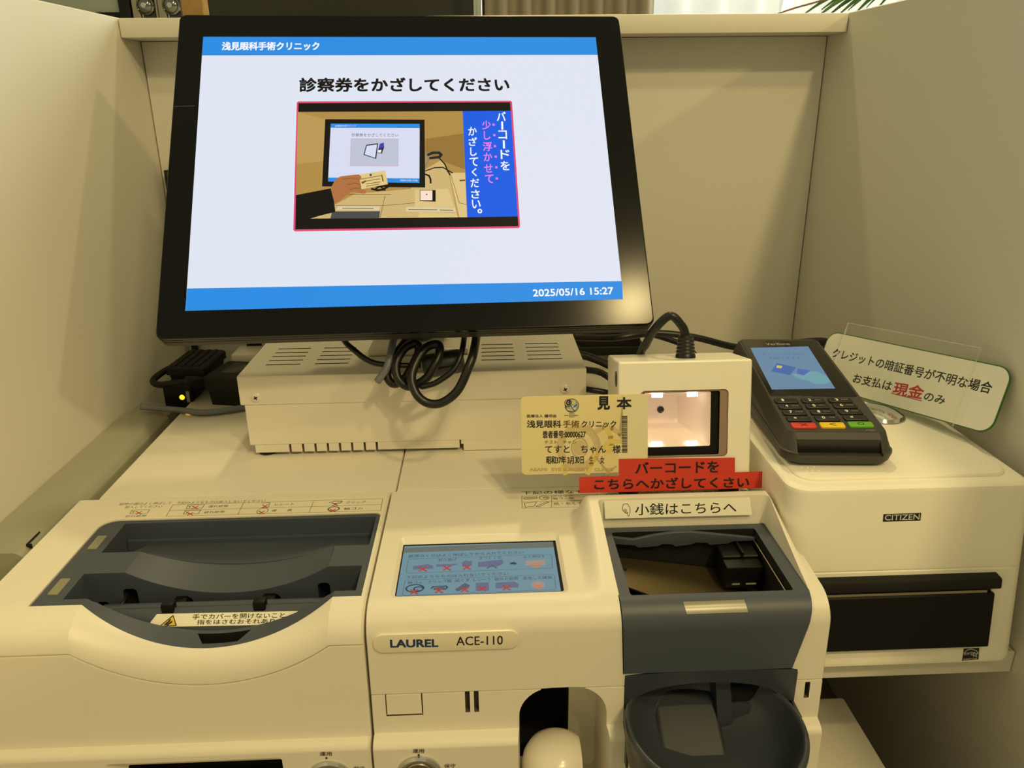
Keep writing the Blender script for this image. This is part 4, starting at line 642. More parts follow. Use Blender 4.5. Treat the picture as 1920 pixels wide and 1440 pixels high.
# coin inlet well
def inlet_outline(z, g):
    xl = 0.0728+0.0022*(-z/0.043)-g; xr = 0.1818-0.0098*(-z/0.043)+g
    return xl, xr
def inlet_profile(g):
    return [(0.4490+g, -0.050-g), (0.4490+g, 0.0+g)] + [(0.3740-(0.0134+g)*math.sin(R(q)), g-0.0155*(1-math.cos(R(q)))) for q in (0, 12, 24, 36, 48, 60, 75, 90)] + [(0.3600-g*2, -0.0426-g), (0.3800, -0.050-g)]
def inlet_solid(g, m):
    P = inlet_profile(g)
    return MB().loft([[(inlet_outline(min(0, p[1]), g)[0], p[0], p[1]) for p in P], [(inlet_outline(min(0, p[1]), g)[1], p[0], p[1]) for p in P]], m)
cut = inlet_solid(0.0005, 'cream'); cb.cut(cut)
cb.cut(MB().loft([[(x, y, z) for x, y in rrect(*q, 0.004)] for q, z in (((0.0733, 0.1813, 0.3640, 0.4494), -0.0030), ((0.0728, 0.1818, 0.3600, 0.4500), 0.0), ((0.0700, 0.1850, 0.3560, 0.4540), 0.030))], 'cream'))
# display recess
cb.cut(MB().loft([[(x, y, z) for x, y in rrect(*q, r)] for q, r, z in (((-0.0550, 0.0420, 0.3838, 0.4385), 0.0012, -0.0060), ((-0.0553, 0.0423, 0.3835, 0.4392), 0.0014, -0.0022), ((-0.0580, 0.0450, 0.3795, 0.4452), 0.003, 0.0003), ((-0.0585, 0.0455, 0.3785, 0.4460), 0.003, 0.002))], 'cream'))
# bowl recess, return cup, slots, flap and latch
arch = [(0.1760, -0.0450), (0.1715, -0.0436), (0.1500, -0.0424), (0.1245, -0.0421), (0.1000, -0.0427), (0.0757, -0.0450), (0.0757, -0.0995), (0.1760, -0.0995)]
Mi = frame((0, 0.3430, 0), (1, 0, 0), (0, 0, 1), (0, 1, 0))
cb.cut(MB().prism(arch, 0, 0.062, 'bowl_grey', M=Mi))
cupo = rrect(0.0140, 0.0665, -0.150, -0.0500, (0.004, 0.020, 0.020, 0.004), 10)
cb.cut(MB().loft([[(*p, z) for p in q] for q, z in ((rrect(0.0125, 0.0680, -0.150, -0.0485, (0.004, 0.021, 0.021, 0.004), 10), 0.0), (rrect(0.0150, 0.0655, -0.149, -0.0520, (0.004, 0.019, 0.019, 0.004), 10), 0.020), (rrect(0.0150, 0.0655, -0.149, -0.0530, (0.004, 0.019, 0.019, 0.004), 10), 0.056))], 'cream', Mi))
cb.cut(MB().prism(rrect(0.0152, 0.0480, -0.140, -0.0570, (0.001, 0.001, 0.018, 0.001), 8), 0.054, 0.085, 'void', M=Mi))
for x in (-0.0163, -0.0112):
    cb.cut(MB().prism(rrect(x, x+0.0028, -0.0665, -0.0527, 0.0003, 2), 0.010, 0.022, 'groove', M=Mi))
for (xa, xb, za, zb) in ((-0.0618, -0.0612, -0.0660, -0.0527), (-0.0413, -0.0406, -0.0660, -0.0527), (-0.0618, -0.0406, -0.0672, -0.0662)):
    cb.cut(MB().box(xa, xb, 0.34, 0.3630, za, zb, 'groove'))
cb.cut(MB().prism(rrect(0.1815, 0.1845, -0.0650, -0.0540, 0.0004, 2), 0.010, 0.024, 'groove', M=Mi))
coin = thing('coin_machine', 'cream coin acceptor with small blue display and grey coin hopper', 'cash machine', (0.06, 0.43, -0.3195))
obj('housing', cb, coin, wn=True)
b = MB(); b.prism([(-0.0664, 0.5092), (0.1864, 0.5092), (0.1864, 0.80), (-0.0664, 0.80)], -0.06, 0.0, 'plate', 0.0008); obj('rear_plate', b, coin)
# inlet part
inl = inlet_solid(0.0, 'grey_plastic')
inl.cut(MB().prism(rrect(0.0795, 0.1735, 0.3745, 0.4430, 0.0015, 3), -0.046, 0.01, 'void'))
ip = obj('coin_inlet', inl, coin, 'blue grey plastic coin hopper frame', wn=True)
b = MB(); LP = [(0.3740-0.0138*math.sin(R(q)), 0.0003-0.0155*(1-math.cos(R(q)))) for q in (24, 31, 38, 45, 52)]
b.loft([[(0.1080+0.0003*i, y, z) for i, (y, z) in enumerate(LP)]+[(0.1090, 0.3685, -0.0110)], [(0.1428+0.0003*i, y, z) for i, (y, z) in enumerate(LP)]+[(0.1436, 0.3685, -0.0110)]], 'light_window'); obj('indicator_light', b, ip, 'long pale indicator window')
pl = [(0.0800, -0.0011), (0.0806, -0.0060), (0.0941, -0.0075), (0.0969, -0.0092), (0.1096, -0.0085), (0.1122, -0.0070), (0.1187, -0.0075), (0.1206, -0.0092), (0.1315, -0.0080), (0.1341, -0.0066), (0.1415, -0.0072), (0.1435, -0.0088), (0.1553, -0.0082), (0.1588, -0.0066), (0.1730, -0.0064), (0.1732, -0.0046), (0.1600, -0.0026), (0.1466, -0.0008), (0.1309, 0.0014), (0.1191, 0.0014), (0.1065, -0.0002), (0.0930, -0.0030)]
b = MB(); b.prism(pl, 0, 0.0022, 'grey_plastic', 0.0004, M=frame((0, 0.4405, 0), (1, 0, 0), (0, 0, 1), (0, -1, 0))); obj('shutter', b, ip)
b = MB(); pq = [(0.0800, 0.4420, -0.0175), (0.1560, 0.4420, -0.0300), (0.1690, 0.4150, -0.0340), (0.1690, 0.3900, -0.0360), (0.1430, 0.3900, -0.0330), (0.0830, 0.4080, -0.0170), (0.0800, 0.4120, -0.0150)]
b.add(pq + [(x, y, z-0.001) for x, y, z in pq], [tuple(range(7)), tuple(range(13, 6, -1))] + [(i, (i+1) % 7, 7+(i+1) % 7, 7+i) for i in range(7)], 'bronze')
b.add([(*p, -0.0) for p in []], [], 'void')
b.lathe([(0, 0), (0.0022, 0), (0.0022, 0.0012), (0, 0.0012)], 'void', Matrix.Translation((0.0850, 0.4260, -0.0180)), 16); obj('chute_plate', b, ip, 'brushed metal chute plate')
b = MB(); b.box(0.1480, 0.1715, 0.4150, 0.4405, -0.0260, -0.0110, 'black', 0.001, 2); b.box(0.1480, 0.1715, 0.4250, 0.4400, -0.0110, -0.0090, 'black', 0.0006, 1)
b.box(0.1520, 0.1570, 0.4146, 0.4151, -0.0235, -0.0225, 'w3'); b.box(0.1610, 0.1675, 0.4146, 0.4151, -0.0235, -0.0225, 'w3'); b.box(0.1600, 0.1612, 0.4240, 0.4400, -0.0092, -0.0060, 'black'); obj('coin_sensor', b, ip)
b = MB(); b.tube([(0.1722, 0.4400, -0.0060), (0.1722, 0.3760, -0.0060)], 0.0006, 'steel', 8, 0); obj('guide_rod', b, ip)
# display
b = MB(); b.add([(-0.2, -0.2, -0.15), (97.7, -0.2, -0.15), (97.7, 54.6, -0.15), (-0.2, 54.6, -0.15), (-0.2, -0.2, -3.0), (97.7, -0.2, -3.0), (97.7, 54.6, -3.0), (-0.2, 54.6, -3.0)], [(0, 1, 2, 3)], 'l_bg', M_LCD)
b.add([(-0.2, -0.2, -0.15), (97.7, -0.2, -0.15), (97.7, 54.6, -0.15), (-0.2, 54.6, -0.15), (-0.2, -0.2, -3.0), (97.7, -0.2, -3.0), (97.7, 54.6, -3.0), (-0.2, 54.6, -3.0)], [(0, 4, 5, 1), (1, 5, 6, 2), (2, 6, 7, 3), (3, 7, 4, 0), (4, 7, 6, 5)], 'black', M_LCD)
b.stroke([(-0.2, 54.0), (97.7, 54.0)], 1.6, 'void', M_LCD, -0.10); b.stroke([(0.3, 0), (0.3, 54)], 1.2, 'void', M_LCD, -0.10); b.stroke([(97.0, 0), (97.0, 54)], 1.8, 'void', M_LCD, -0.10)
b.decals(D_LCD, M_LCD, -0.12, 0.0006); obj('display', b, coin, 'small blue display showing banned items')
b = MB(); b.prism([(p[0], p[1]) for p in reversed([(121.2, 53.6), (282.0, 53.0), (282.0, 24.8), (120.6, 26.8)])], 0.0, 0.08, 'label_clear', M=M_TOP); b.decals(D_CST, M_TOP, 0.09, 0.003); obj('instruction_label', b, coin, 'pale label listing banned items')
b = MB(); b.prism([tuple(p) for p in reversed(Q_TAPE)], 0.0, 0.25, 'tape_white', M=M_TAPE); b.decals(D_TAPE, M_TAPE, 0.27, 0.008); obj('tape_label', b, coin, 'white tape label with pointing hand')
b = MB(); b.prism(rrect(-65.9, 15.1, -23.2, -11.1, 5.6, 8), -2.6, 0.75, 'label_clear', 0.25, M=M_FACE); b.decals(D_NAME, M_FACE, 0.80, 0.01); obj('name_plate', b, coin, 'rounded plate with blue lettering')
key_lock(-0.0440, -0.1020, coin, None)
b = MB(); b.decals([s for s in D_LOCK if ((s[0] == 't' and s[3] > -70) or (s[0] == 'e' and s[2] > -70))], M_LOW, 0.75, 0.01); obj('lock_lettering', b, coin)
# return cup knob
b = MB(); b.lathe([(0.0, 0.0), (0.0205, 0.0), (0.0208, 0.026), (0.0198, 0.032), (0.0172, 0.0372), (0.0125, 0.0408), (0.0062, 0.0428), (0.0, 0.0432)], 'cream_gloss', Matrix.Translation((0.0370, 0.3640, -0.1370)), 48)
b.cut(MB().box(0.0515, 0.07, 0.33, 0.42, -0.14, -0.07, 'cream_gloss')); cupk = obj('return_cup', b, coin, 'rounded white dome in coin return', wn=True)
# coin tray bowl
BC = (0.1230, 0.3395); BR = 0.0490; BZ = -0.0605
def bring(r, z, dy=0.0, sq=1.0):
    out = []
    for k in range(64):
        a = 2*PI*k/64
        out.append((BC[0]+r*math.cos(a), BC[1]+dy+r*sq*math.sin(a), z))
    return out
b = MB()
b.loft([bring(0.0200, -0.1080), bring(0.0400, -0.1000), bring(0.0480, -0.0850), bring(0.0498, -0.0640), bring(0.0496, -0.0615), bring(0.0485, -0.0603), bring(0.0470, -0.0605), bring(0.0462, -0.0620), bring(0.0440, -0.0700), bring(0.0390, -0.0800), bring(0.0300, -0.0865, -0.004), bring(0.0160, -0.0890, -0.008)], 'bowl_grey'); bowl = obj('coin_tray', b, coin, 'dark grey round coin payout bowl', sharp=60)
# back wall of the bowl with arch and payout slot
bk = MB().prism([(0.1757, -0.0455), (0.1712, -0.0439), (0.1500, -0.0427), (0.1245, -0.0424), (0.1000, -0.0430), (0.0760, -0.0454), (0.0760, -0.0660), (0.1757, -0.0660)], 0, 0.0445, 'bowl_grey', M=frame((0, 0.3600, 0), (1, 0, 0), (0, 0, 1), (0, 1, 0)))
bk.cut(MB().prism([(0.1237+0.0445*math.cos(PI*q/28), -0.0690+0.0182*math.sin(PI*q/28)**0.75) for q in range(29)], 0, 0.034, 'bowl_grey', M=frame((0, 0.3500, 0), (1, 0, 0), (0, 0, 1), (0, 1, 0))))
bk.box(0.0758, 0.0772, 0.3475, 0.4045, -0.0994, -0.0665, 'bowl_grey'); bk.box(0.1743, 0.1757, 0.3475, 0.4045, -0.0994, -0.0665, 'bowl_grey')
obj('tray_surround', bk, bowl, wn=True)
b = MB(); b.loft([[(x, 0.3840, -0.0540), (x, 0.3740, -0.0575), (x, 0.3625, -0.0800), (x, 0.3625, -0.0900), (x, 0.3840, -0.0900)] for x in (0.1325, 0.1335, 0.1405, 0.1415)], 'bowl_grey')
b.loft([[(x, 0.3840, -0.0720), (x, 0.3670, -0.0745), (x, 0.3655, -0.0790), (x, 0.3650, -0.0900), (x, 0.3840, -0.0900)] for x in (0.1415, 0.1660)], 'bowl_grey')
b.box(0.1416, 0.1655, 0.3690, 0.3838, -0.0735, -0.0625, 'void'); obj('payout_slot', b, bowl)
PR = [(0.0, -0.0892), (0.016, -0.0890), (0.030, -0.0865), (0.039, -0.080), (0.044, -0.070), (0.0462, -0.062), (0.0470, -0.0605), (0.06, -0.0600)]
def bowl_z(x, y):
    r = math.hypot(x-BC[0], y-BC[1])
    for (r0, z0), (r1, z1) in zip(PR[:-1], PR[1:]):
        if r <= r1: return z0+(z1-z0)*(r-r0)/(r1-r0)
    return -0.06
def chute_z(x, y):
    ramp = -0.0892+max(0, y-0.344)*0.48
    ramp -= 1.1*max(0, 0.0975-x) + 3.0*max(0, x-0.1330)
    ramp = min(ramp, -0.0720+(0.1-x)*0.1)
    lo = bowl_z(x, y)-0.0012
    return lo if ramp < lo else ramp
nx, ny = 44, 36; b = MB(); vs = []; fs = []
for i in range(nx+1):
    for k in range(ny+1):
        x = 0.0840+0.0520*i/nx; y = 0.3440+0.0395*k/ny; vs.append((x, y, chute_z(x, y)))
for i in range(nx):
    for k in range(ny): q = i*(ny+1)+k; fs.append((q, q+ny+1, q+ny+2, q+1))
b.add(vs, fs, 'chute_grey'); obj('chute', b, bowl, sharp=70)
# ================================================================== touch monitor
mon = thing('touch_monitor', 'large black touch screen monitor tilted back above the white control box', 'monitor', (-0.055, 0.66, 0.068))
OUT = lambda g, r: rrect(-19+g, 325-g, -245+g, 21-g, r, 6)
b = MB(); b.loft([[(x, y, z) for x, y in OUT(g, r)] for g, r, z in ((26, 6, -42), (22, 8, -40), (9, 6, -24), (3.5, 5, -17), (0.8, 5, -15.5), (0.0, 5, -14.5), (0.0, 5, -8.2), (0.9, 5, -7.8), (0.9, 5, -7.2), (0, 5, -6.8), (0, 5, -4.0))], 'casing', M_SCR); obj('casing', b, mon, wn=True)
b = MB(); b.loft([[(x, y, z) for x, y in OUT(g, 5)] for g, z in ((0.2, -3.9), (0.1, -1.2), (0.5, -0.4), (1.2, 0.0))], 'bezel', M_SCR)
b.stroke([(-17.5, -62), (-2.5, -61.6)], 0.12, 'w3', M_SCR, 0.02); obj('bezel', b, mon, wn=True)
b = MB(); b.add([(0, -225, 0.06), (304, -225, 0.06), (304, 0, 0.06), (0, 0, 0.06)], [(0, 1, 2, 3)], 'e_bg', M_SCR)
b.decals(D_SCR, M_SCR, 0.07, 0.002); obj('screen', b, mon, 'bright screen with blue bars and video picture', recalc=False)
b = MB(); b.box(-0.0965, -0.0142, 0.6166, 0.7300, 0.0682, 0.0730, 'cream_gloss', 0.001, 2)
obj('stand_base', b, mon)
b = MB(); b.loft([[(x, y, z) for x, y in ((-0.083, 0.668+dy), (-0.028, 0.668+dy), (-0.028, 0.688+dy), (-0.083, 0.688+dy))] for z, dy in ((0.0728, 0.012), (0.150, 0.008), (0.225, -0.003))], 'casing'); obj('stand_column', b, mon)
b = MB(); b.box(100, 204, -165, -65, -60, -41, 'casing', 3, 2, M_SCR); obj('stand_mount', b, mon)

# ================================================================== control box
cbx = thing('control_box', 'white metal control box with top vent slots under the black monitor', 'control box', (-0.055, 0.66, 0.0))
X0, X1, Y0, Y1 = -0.1915, 0.0785, 0.5735, 0.7420
lid = MB().box(X0, X1, Y0, Y1, 0.0440, 0.0680, 'cream_gloss', 0.0012, 2)
lid.cut(MB().box(X0+0.0012, X1-0.0012, Y0+0.0012, Y1-0.0012, 0.03, 0.0668, 'void'))
sl = MB()
for xa, xb in ((-0.1760, -0.1482), (-0.1372, -0.1100), (-0.0036, 0.0238), (0.0338, 0.0622)):
    for y in (0.6005, 0.6110, 0.6215, 0.6320, 0.6425): sl.prism(rrect(xa, xb, y-0.0010, y+0.0010, 0.0009, 3), 0.060, 0.075, 'void')
lid.cut(sl); obj('lid', lid, cbx, 'glossy white lid with rows of vent slots', wn=True)
b = MB(); b.box(X0+0.0030, X1-0.0006, Y0+0.0010, Y1-0.001, 0.0095, 0.0444, 'cream_gloss', 0.0006, 1)
xq = [-0.1905, -0.1580, -0.1562, -0.1478, -0.1460, -0.1380, -0.1362, -0.1282, -0.1264, -0.1186, -0.1168, -0.1090, -0.1072, -0.0990, -0.0972, -0.0894, -0.0876, -0.0225]
for i in range(0, len(xq), 2): b.box(xq[i]+(0.006 if i == 0 else 0), xq[i+1], Y0+0.0012, Y0+0.0024, 0.0030, 0.0096, 'cream_gloss')
b.box(-0.0192, X1-0.0008, Y0+0.0010, Y0+0.0022, 0.0006, 0.0100, 'cream_gloss'); b.box(-0.0212, -0.0192, Y0+0.0012, Y0+0.0024, 0.0062, 0.0096, 'cream_gloss')
obj('base', b, cbx)
for x, z in ((-0.1784, 0.0506), (0.0618, 0.0518)):
    Ms = frame((x, Y0, z), (1, 0, 0), (0, 0, 1), (0, -1, 0))
    b = MB(); b.lathe([(0, -0.001), (0.0042, -0.001), (0.0042, 0.0003), (0.0034, 0.0012), (0.0018, 0.0017), (0, 0.0018)], 'cream_gloss', Ms, 24)
    for a in (0.5, 0.5+PI/2): b.box(-0.0016, 0.0016, -0.0004, 0.0004, 0.0012, 0.0020, 'void', M=Ms @ Matrix.Rotation(a, 4, 'Z'))
    obj('screw', b, cbx)
for x, y in ((-0.1770, 0.582), (0.064, 0.582), (-0.1770, 0.730), (0.064, 0.730)):
    b = MB(); b.lathe([(0, 0.0), (0.0068, 0.0), (0.0072, 0.0010), (0.0072, 0.0095), (0, 0.0095)], 'black_soft', Matrix.Translation((x, y, 0.0003)), 24); obj('rubber_foot', b, cbx)

# ================================================================== cables and ferrite under the monitor
def cable(name, pts, r, m, label, group=None, n=10):
    b = MB(); b.tube(pts, r, m, n); o = obj(name, b, sharp=180); return tag(o, label, 'cable', group)
G = 'cables hanging under the monitor'
cable('monitor_cable', [(-0.1120, 0.612, 0.110), (-0.1080, 0.575, 0.0980), (-0.0967, 0.5600, 0.0905), (-0.0836, 0.5580, 0.0818), (-0.0640, 0.5590, 0.0790), (-0.0490, 0.5610, 0.0778)], 0.0022, 'cable', 'black cable slanting from left under the monitor into the dark cylinder', G)
cable('monitor_cable', [(-0.0660, 0.610, 0.110), (-0.0690, 0.5650, 0.0960), (-0.0722, 0.5500, 0.0824), (-0.0780, 0.5480, 0.0735), (-0.0804, 0.5480, 0.0705)], 0.0028, 'cable_grey', 'short light grey cable end hanging straight down under the monitor', G)
cable('monitor_cable', [(-0.0360, 0.625, 0.106), (-0.0393, 0.5850, 0.0960), (-0.0540, 0.5740, 0.0935), (-0.0660, 0.5700, 0.0855), (-0.0710, 0.5680, 0.0760)], 0.0027, 'cable_blue', 'bluish grey cable arching behind the black loops under the monitor', G)
cable('monitor_cable', [(-0.0040, 0.600, 0.106), (-0.0080, 0.5450, 0.0955), (-0.0118, 0.5310, 0.0872), (-0.0205, 0.5270, 0.0700), (-0.0325, 0.5260, 0.0610), (-0.0435, 0.5270, 0.0612), (-0.0512, 0.5300, 0.0685), (-0.0535, 0.5380, 0.0800), (-0.0450, 0.5500, 0.0940), (-0.0350, 0.5550, 0.0960), (-0.0340, 0.5510, 0.0900), (-0.0375, 0.5460, 0.0830), (-0.0440, 0.5440, 0.0735), (-0.0560, 0.5430, 0.0678), (-0.0640, 0.5440, 0.0730), (-0.0660, 0.5490, 0.0830), (-0.0600, 0.5560, 0.0930), (-0.0510, 0.5600, 0.0955), (-0.0495, 0.5570, 0.0900), (-0.0530, 0.5530, 0.0830), (-0.0600, 0.5510, 0.0720), (-0.0685, 0.5510, 0.0672), (-0.0735, 0.5530, 0.0735), (-0.0690, 0.5600, 0.0850), (-0.0600, 0.5800, 0.0940), (-0.0560, 0.6050, 0.1060)], 0.0033, 'cable', 'thick black cable coiled in three hanging loops under the monitor', G)
cable('monitor_cable', [(-0.0150, 0.590, 0.104), (-0.0165, 0.5500, 0.0955), (-0.0221, 0.5380, 0.0833), (-0.0350, 0.5365, 0.0735), (-0.0440, 0.5375, 0.0700), (-0.0500, 0.5375, 0.0690)], lambda u: 0.0022 if u < 0.9 else 0.0022*(1-(u-0.9)*8), 'cable', 'thin black cable sweeping from right across the coiled loops', G)
b = MB(); a0, a1 = Vector((-0.0470, 0.5610, 0.0765)), Vector((-0.0165, 0.5610, 0.0815)); d = (a1-a0).normalized()
q = d.to_track_quat('Z', 'Y').to_matrix().to_4x4(); q.translation = a0
b.lathe([(0, 0), (0.0065, 0), (0.0085, 0.002), (0.0090, 0.004), (0.0090, 0.0275), (0.0080, 0.0300), (0.0055, 0.0309), (0, 0.0309)], 'ferrite', q, 24); b.box(-0.0092, 0.0092, -0.0006, 0.0006, 0.004, 0.027, 'black', M=q)
tag(obj('ferrite_core', b), 'dark grey ferrite cylinder clamped among the cables under the monitor', 'ferrite core')

# cables behind the scanner
G = 'cables between control box and scanner'
cable('data_cable', [(0.030, 0.775, 0.012), (0.075, 0.765, 0.034), (0.1236, 0.72, 0.0480), (0.1648, 0.725, 0.0505), (0.2014, 0.72, 0.0472), (0.2300, 0.700, 0.0440), (0.2420, 0.676, 0.0480), (0.2460, 0.6300, 0.0560)], 0.0034, 'cable', 'long black cable curving across behind the scanner to the card terminal', G)
cable('data_cable', [(0.0850, 0.770, 0.004), (0.0900, 0.730, 0.030), (0.1120, 0.690, 0.034), (0.1330, 0.655, 0.030), (0.1450, 0.600, 0.010), (0.1480, 0.570, 0.004)], 0.0026, 'cable', 'black cable dropping diagonally behind the top left of the scanner', G)
cable('data_cable', [(0.0850, 0.725, 0.0300), (0.0927, 0.690, 0.0390), (0.1060, 0.680, 0.0365), (0.1250, 0.668, 0.0290), (0.1400, 0.650, 0.0200)], 0.0026, 'cable', 'uppermost short black cable bridging control box and scanner', G)
cable('data_cable', [(0.0850, 0.710, 0.0200), (0.0929, 0.680, 0.0300), (0.1080, 0.670, 0.0285), (0.1270, 0.640, 0.0180), (0.1300, 0.620, 0.0120)], 0.0030, 'cable', 'middle black cable arching between control box and scanner', G)
cable('data_cable', [(0.0840, 0.715, 0.0060), (0.0919, 0.680, 0.0115), (0.1160, 0.672, 0.0085), (0.1300, 0.650, 0.0040)], 0.0028, 'cable', 'lowest black cable between control box and scanner near the plate', G)
cable('data_cable', [(0.0150, 0.785, 0.0045), (0.100, 0.800, 0.0330), (0.150, 0.800, 0.0340), (0.210, 0.800, 0.0160), (0.225, 0.790, 0.0050)], 0.0032, 'cable', 'black cable lying farthest back along the back wall', G)
b = MB(); b.box(0.105, 0.170, 0.815, 0.853, 0.002, 0.0340, 'black_soft', 0.003, 2); b.box(0.100, 0.175, 0.812, 0.853, 0.0, 0.0100, 'black_soft', 0.001, 1)
tag(obj('outlet_box', b), 'dark outlet box at the back wall behind the black cables', 'outlet box')

# ================================================================== barcode scanner
scn = thing('barcode_scanner', 'white box barcode scanner with glowing square window', 'scanner', (0.13, 0.50, 0.0))
sh = MB().box(-41, 50.2, -39.5, 50.5, -46, 0, 'scanner_white', 1.6, 3, M_SCAN)
sh.cut(MB().prism(rrect(-26, 34.2, -16.2, 30.4, 3.0, 5), -43, 5, 'hood_frame', M=M_SCAN))
obj('housing', sh, scn, wn=True)
wf = MB().prism(rrect(-25.9, 34.1, -16.1, 30.3, 3.0, 5), -40, -0.9, 'hood_frame', M=M_SCAN)
wf.cut(MB().prism(rrect(-24.2, 28.6, -14.8, 29.2, 1.2, 4), -38, 5, 'black', M=M_SCAN)); wfo = obj('window_frame', wf, scn, 'brownish frame around scan window')
hd = MB().prism(rrect(-24.1, 28.5, -14.7, 29.1, 1.0, 4), -39, -3.0, 'black', M=M_SCAN)
hd.cut(MB().loft([[(*p, z) for p in rrect(*q_, 1.0, 3)] for q_, z in (((-16.5, 8.0, 1.5, 20.5), -34), ((-23.0, 23.0, -9.3, 28.6), -2.9), ((-23.1, 23.1, -9.4, 28.7), 1.0))], 'hood', M_SCAN)); hdo = obj('reflector', hd, scn, 'pink white light well')
b = MB(); b.lathe([(0, -34.2), (2.5, -34.2), (2.5, -33.4), (2.0, -33.2), (0, -33.1)], 'lens', M_SCAN @ Matrix.Translation((-4.6, 11.3, 0)), 24); obj('lens', b, hdo, 'small dark lens')
for x, y in ((-13.5, 26.4), (10.8, 26.4), (-13.5, -7.4), (10.8, -7.4)):
    b = MB(); b.box(x-3.6, x+3.6, y-1.4, y+1.4, -5.6, -4.6, 'led_white', M=M_SCAN); obj('lamp', b, hdo)
for x in (-32.2, 39.0):
    b = MB(); b.lathe([(0, 0), (0.0068, 0), (0.0068, 0.0100), (0, 0.0100)], 'black', Matrix.Translation((0.13+x*0.001, 0.4860, 0.0003)), 20); obj('rubber_foot', b, scn)
    b = MB(); b.lathe([(0, 0), (0.0058, 0), (0.0058, 0.0040), (0, 0.0040)], 'black', Matrix.Translation((0.13+x*0.001, 0.5140, 0.0003)), 20); obj('rubber_foot', b, scn)
Q = M_SCAN @ Vector((9.0, 50.4, -18.0))
b = MB(); Mr = frame(Q, (1, 0, 0), (0, 0.978, -0.208), (0, 0.208, 0.978))
b.lathe([(0, -0.001), (0.0070, -0.001), (0.0068, 0.002)] + [(0.0062+(0.0006 if k % 2 else 0)-k*0.00012, 0.003+k*0.0012) for k in range(10)] + [(0.0044, 0.0155), (0, 0.0158)], 'cable', Mr, 24); sr = obj('strain_relief', b, scn)
b = MB(); b.tube([Q+Vector((0, 0.002, 0.008)), Q+Vector((-0.0005, 0.003, 0.0160)), (0.1355, 0.5165, 0.1180), (0.1275, 0.5180, 0.1245), (0.1185, 0.5230, 0.1135), (0.1148, 0.5320, 0.1000), (0.1142, 0.5470, 0.0850), (0.1150, 0.5600, 0.0400), (0.1190, 0.5720, 0.0110), (0.1260, 0.5820, 0.0050), (0.135, 0.592, 0.0045)], 0.0030, 'cable', 12); obj('cable', b, scn, 'black cable arching over the top', sharp=180)
b = MB(); b.prism(circle(0, 0, 3.2, 5.4, 20), 0, 0.5, 'groove', M=frame(M_SCAN @ Vector((-41.0, 38, -8)), M_SCAN.to_3x3() @ Vector((0, 0, 1)), M_SCAN.to_3x3() @ Vector((0, 1, 0)), M_SCAN.to_3x3() @ Vector((-1, 0, 0))) @ Matrix.Scale(1.0, 4)); obj('side_screw', b, scn)
RM = M_SCAN @ Matrix.Translation((0, 0, 1.7))
b = MB(); b.prism([tuple(p) for p in reversed(Q_RED1)], 0.0, 0.25, 'red_tape', M=RM); b.decals(D_RED1, RM, 0.30, 0.01); obj('red_strip', b, scn, 'upper shorter red strip')
RM2 = RM @ Matrix.Translation((0, 0, 0.35))
b = MB(); b.prism([tuple(p) for p in reversed(Q_RED2)], 0.0, 0.25, 'red_tape', M=RM2); b.decals(D_RED2, RM2, 0.30, 0.01); obj('red_strip', b, scn, 'lower longer red strip')

# patient card taped in front of the scanner
b = MB(); b.prism(rrect(-42.2, 43.6, -25.2, 28.6, 3.2, 6), -0.75, 0.0, 'card', 0.1, M=M_CARD); b.decals(D_CARD, M_CARD, 0.02, 0.0022)
tag(obj('patient_card', b), 'yellow plastic patient card stuck to the left front of the scanner', 'card')

# ================================================================== shelf, printer, lower box, side box
b = MB(); b.box(0.1935, WR-0.0006, 0.4220, 0.8200, -0.1060, -0.0890, 'ledge', 0.0008, 1); tag(obj('wall_shelf', b), 'cream side shelf carrying the white receipt printer', 'shelf')
b = MB(); b.box(0.1990, 0.2700, 0.22, 0.4740, -0.3195, -0.1700, 'ledge', 0.002, 2); tag(obj('white_box', b), 'low white box standing on the floor below the printer shelf', 'box')
sb = thing('side_box', 'grey green side casing between left wall and banknote machine', 'casing', (-0.31, 0.56, -0.3195))
b = MB(); b.loft([[(x, y, z) for x, z in ((WL+0.0008, -0.3195), (WL+0.0008, -0.0022), (WL+0.0012, -0.0018), (-0.3030, -0.0018), (-0.3005, -0.0026), (-0.2945, -0.0075), (-0.2940, -0.0085), (-0.2940, -0.3195))] for y in (0.4420, 0.6810)], 'side_grey'); b.box(WL+0.0008, -0.2945, 0.6812, 0.8450, -0.3195, -0.0060, 'side_grey'); obj('panel', b, sb)
b = MB(); b.box(-0.2999, -0.2993, 0.4520, 0.4680, -0.0024, -0.0014, 'void'); b.box(-0.2999, -0.2965, 0.4518, 0.4526, -0.0046, -0.0014, 'void'); obj('catch', b, sb)

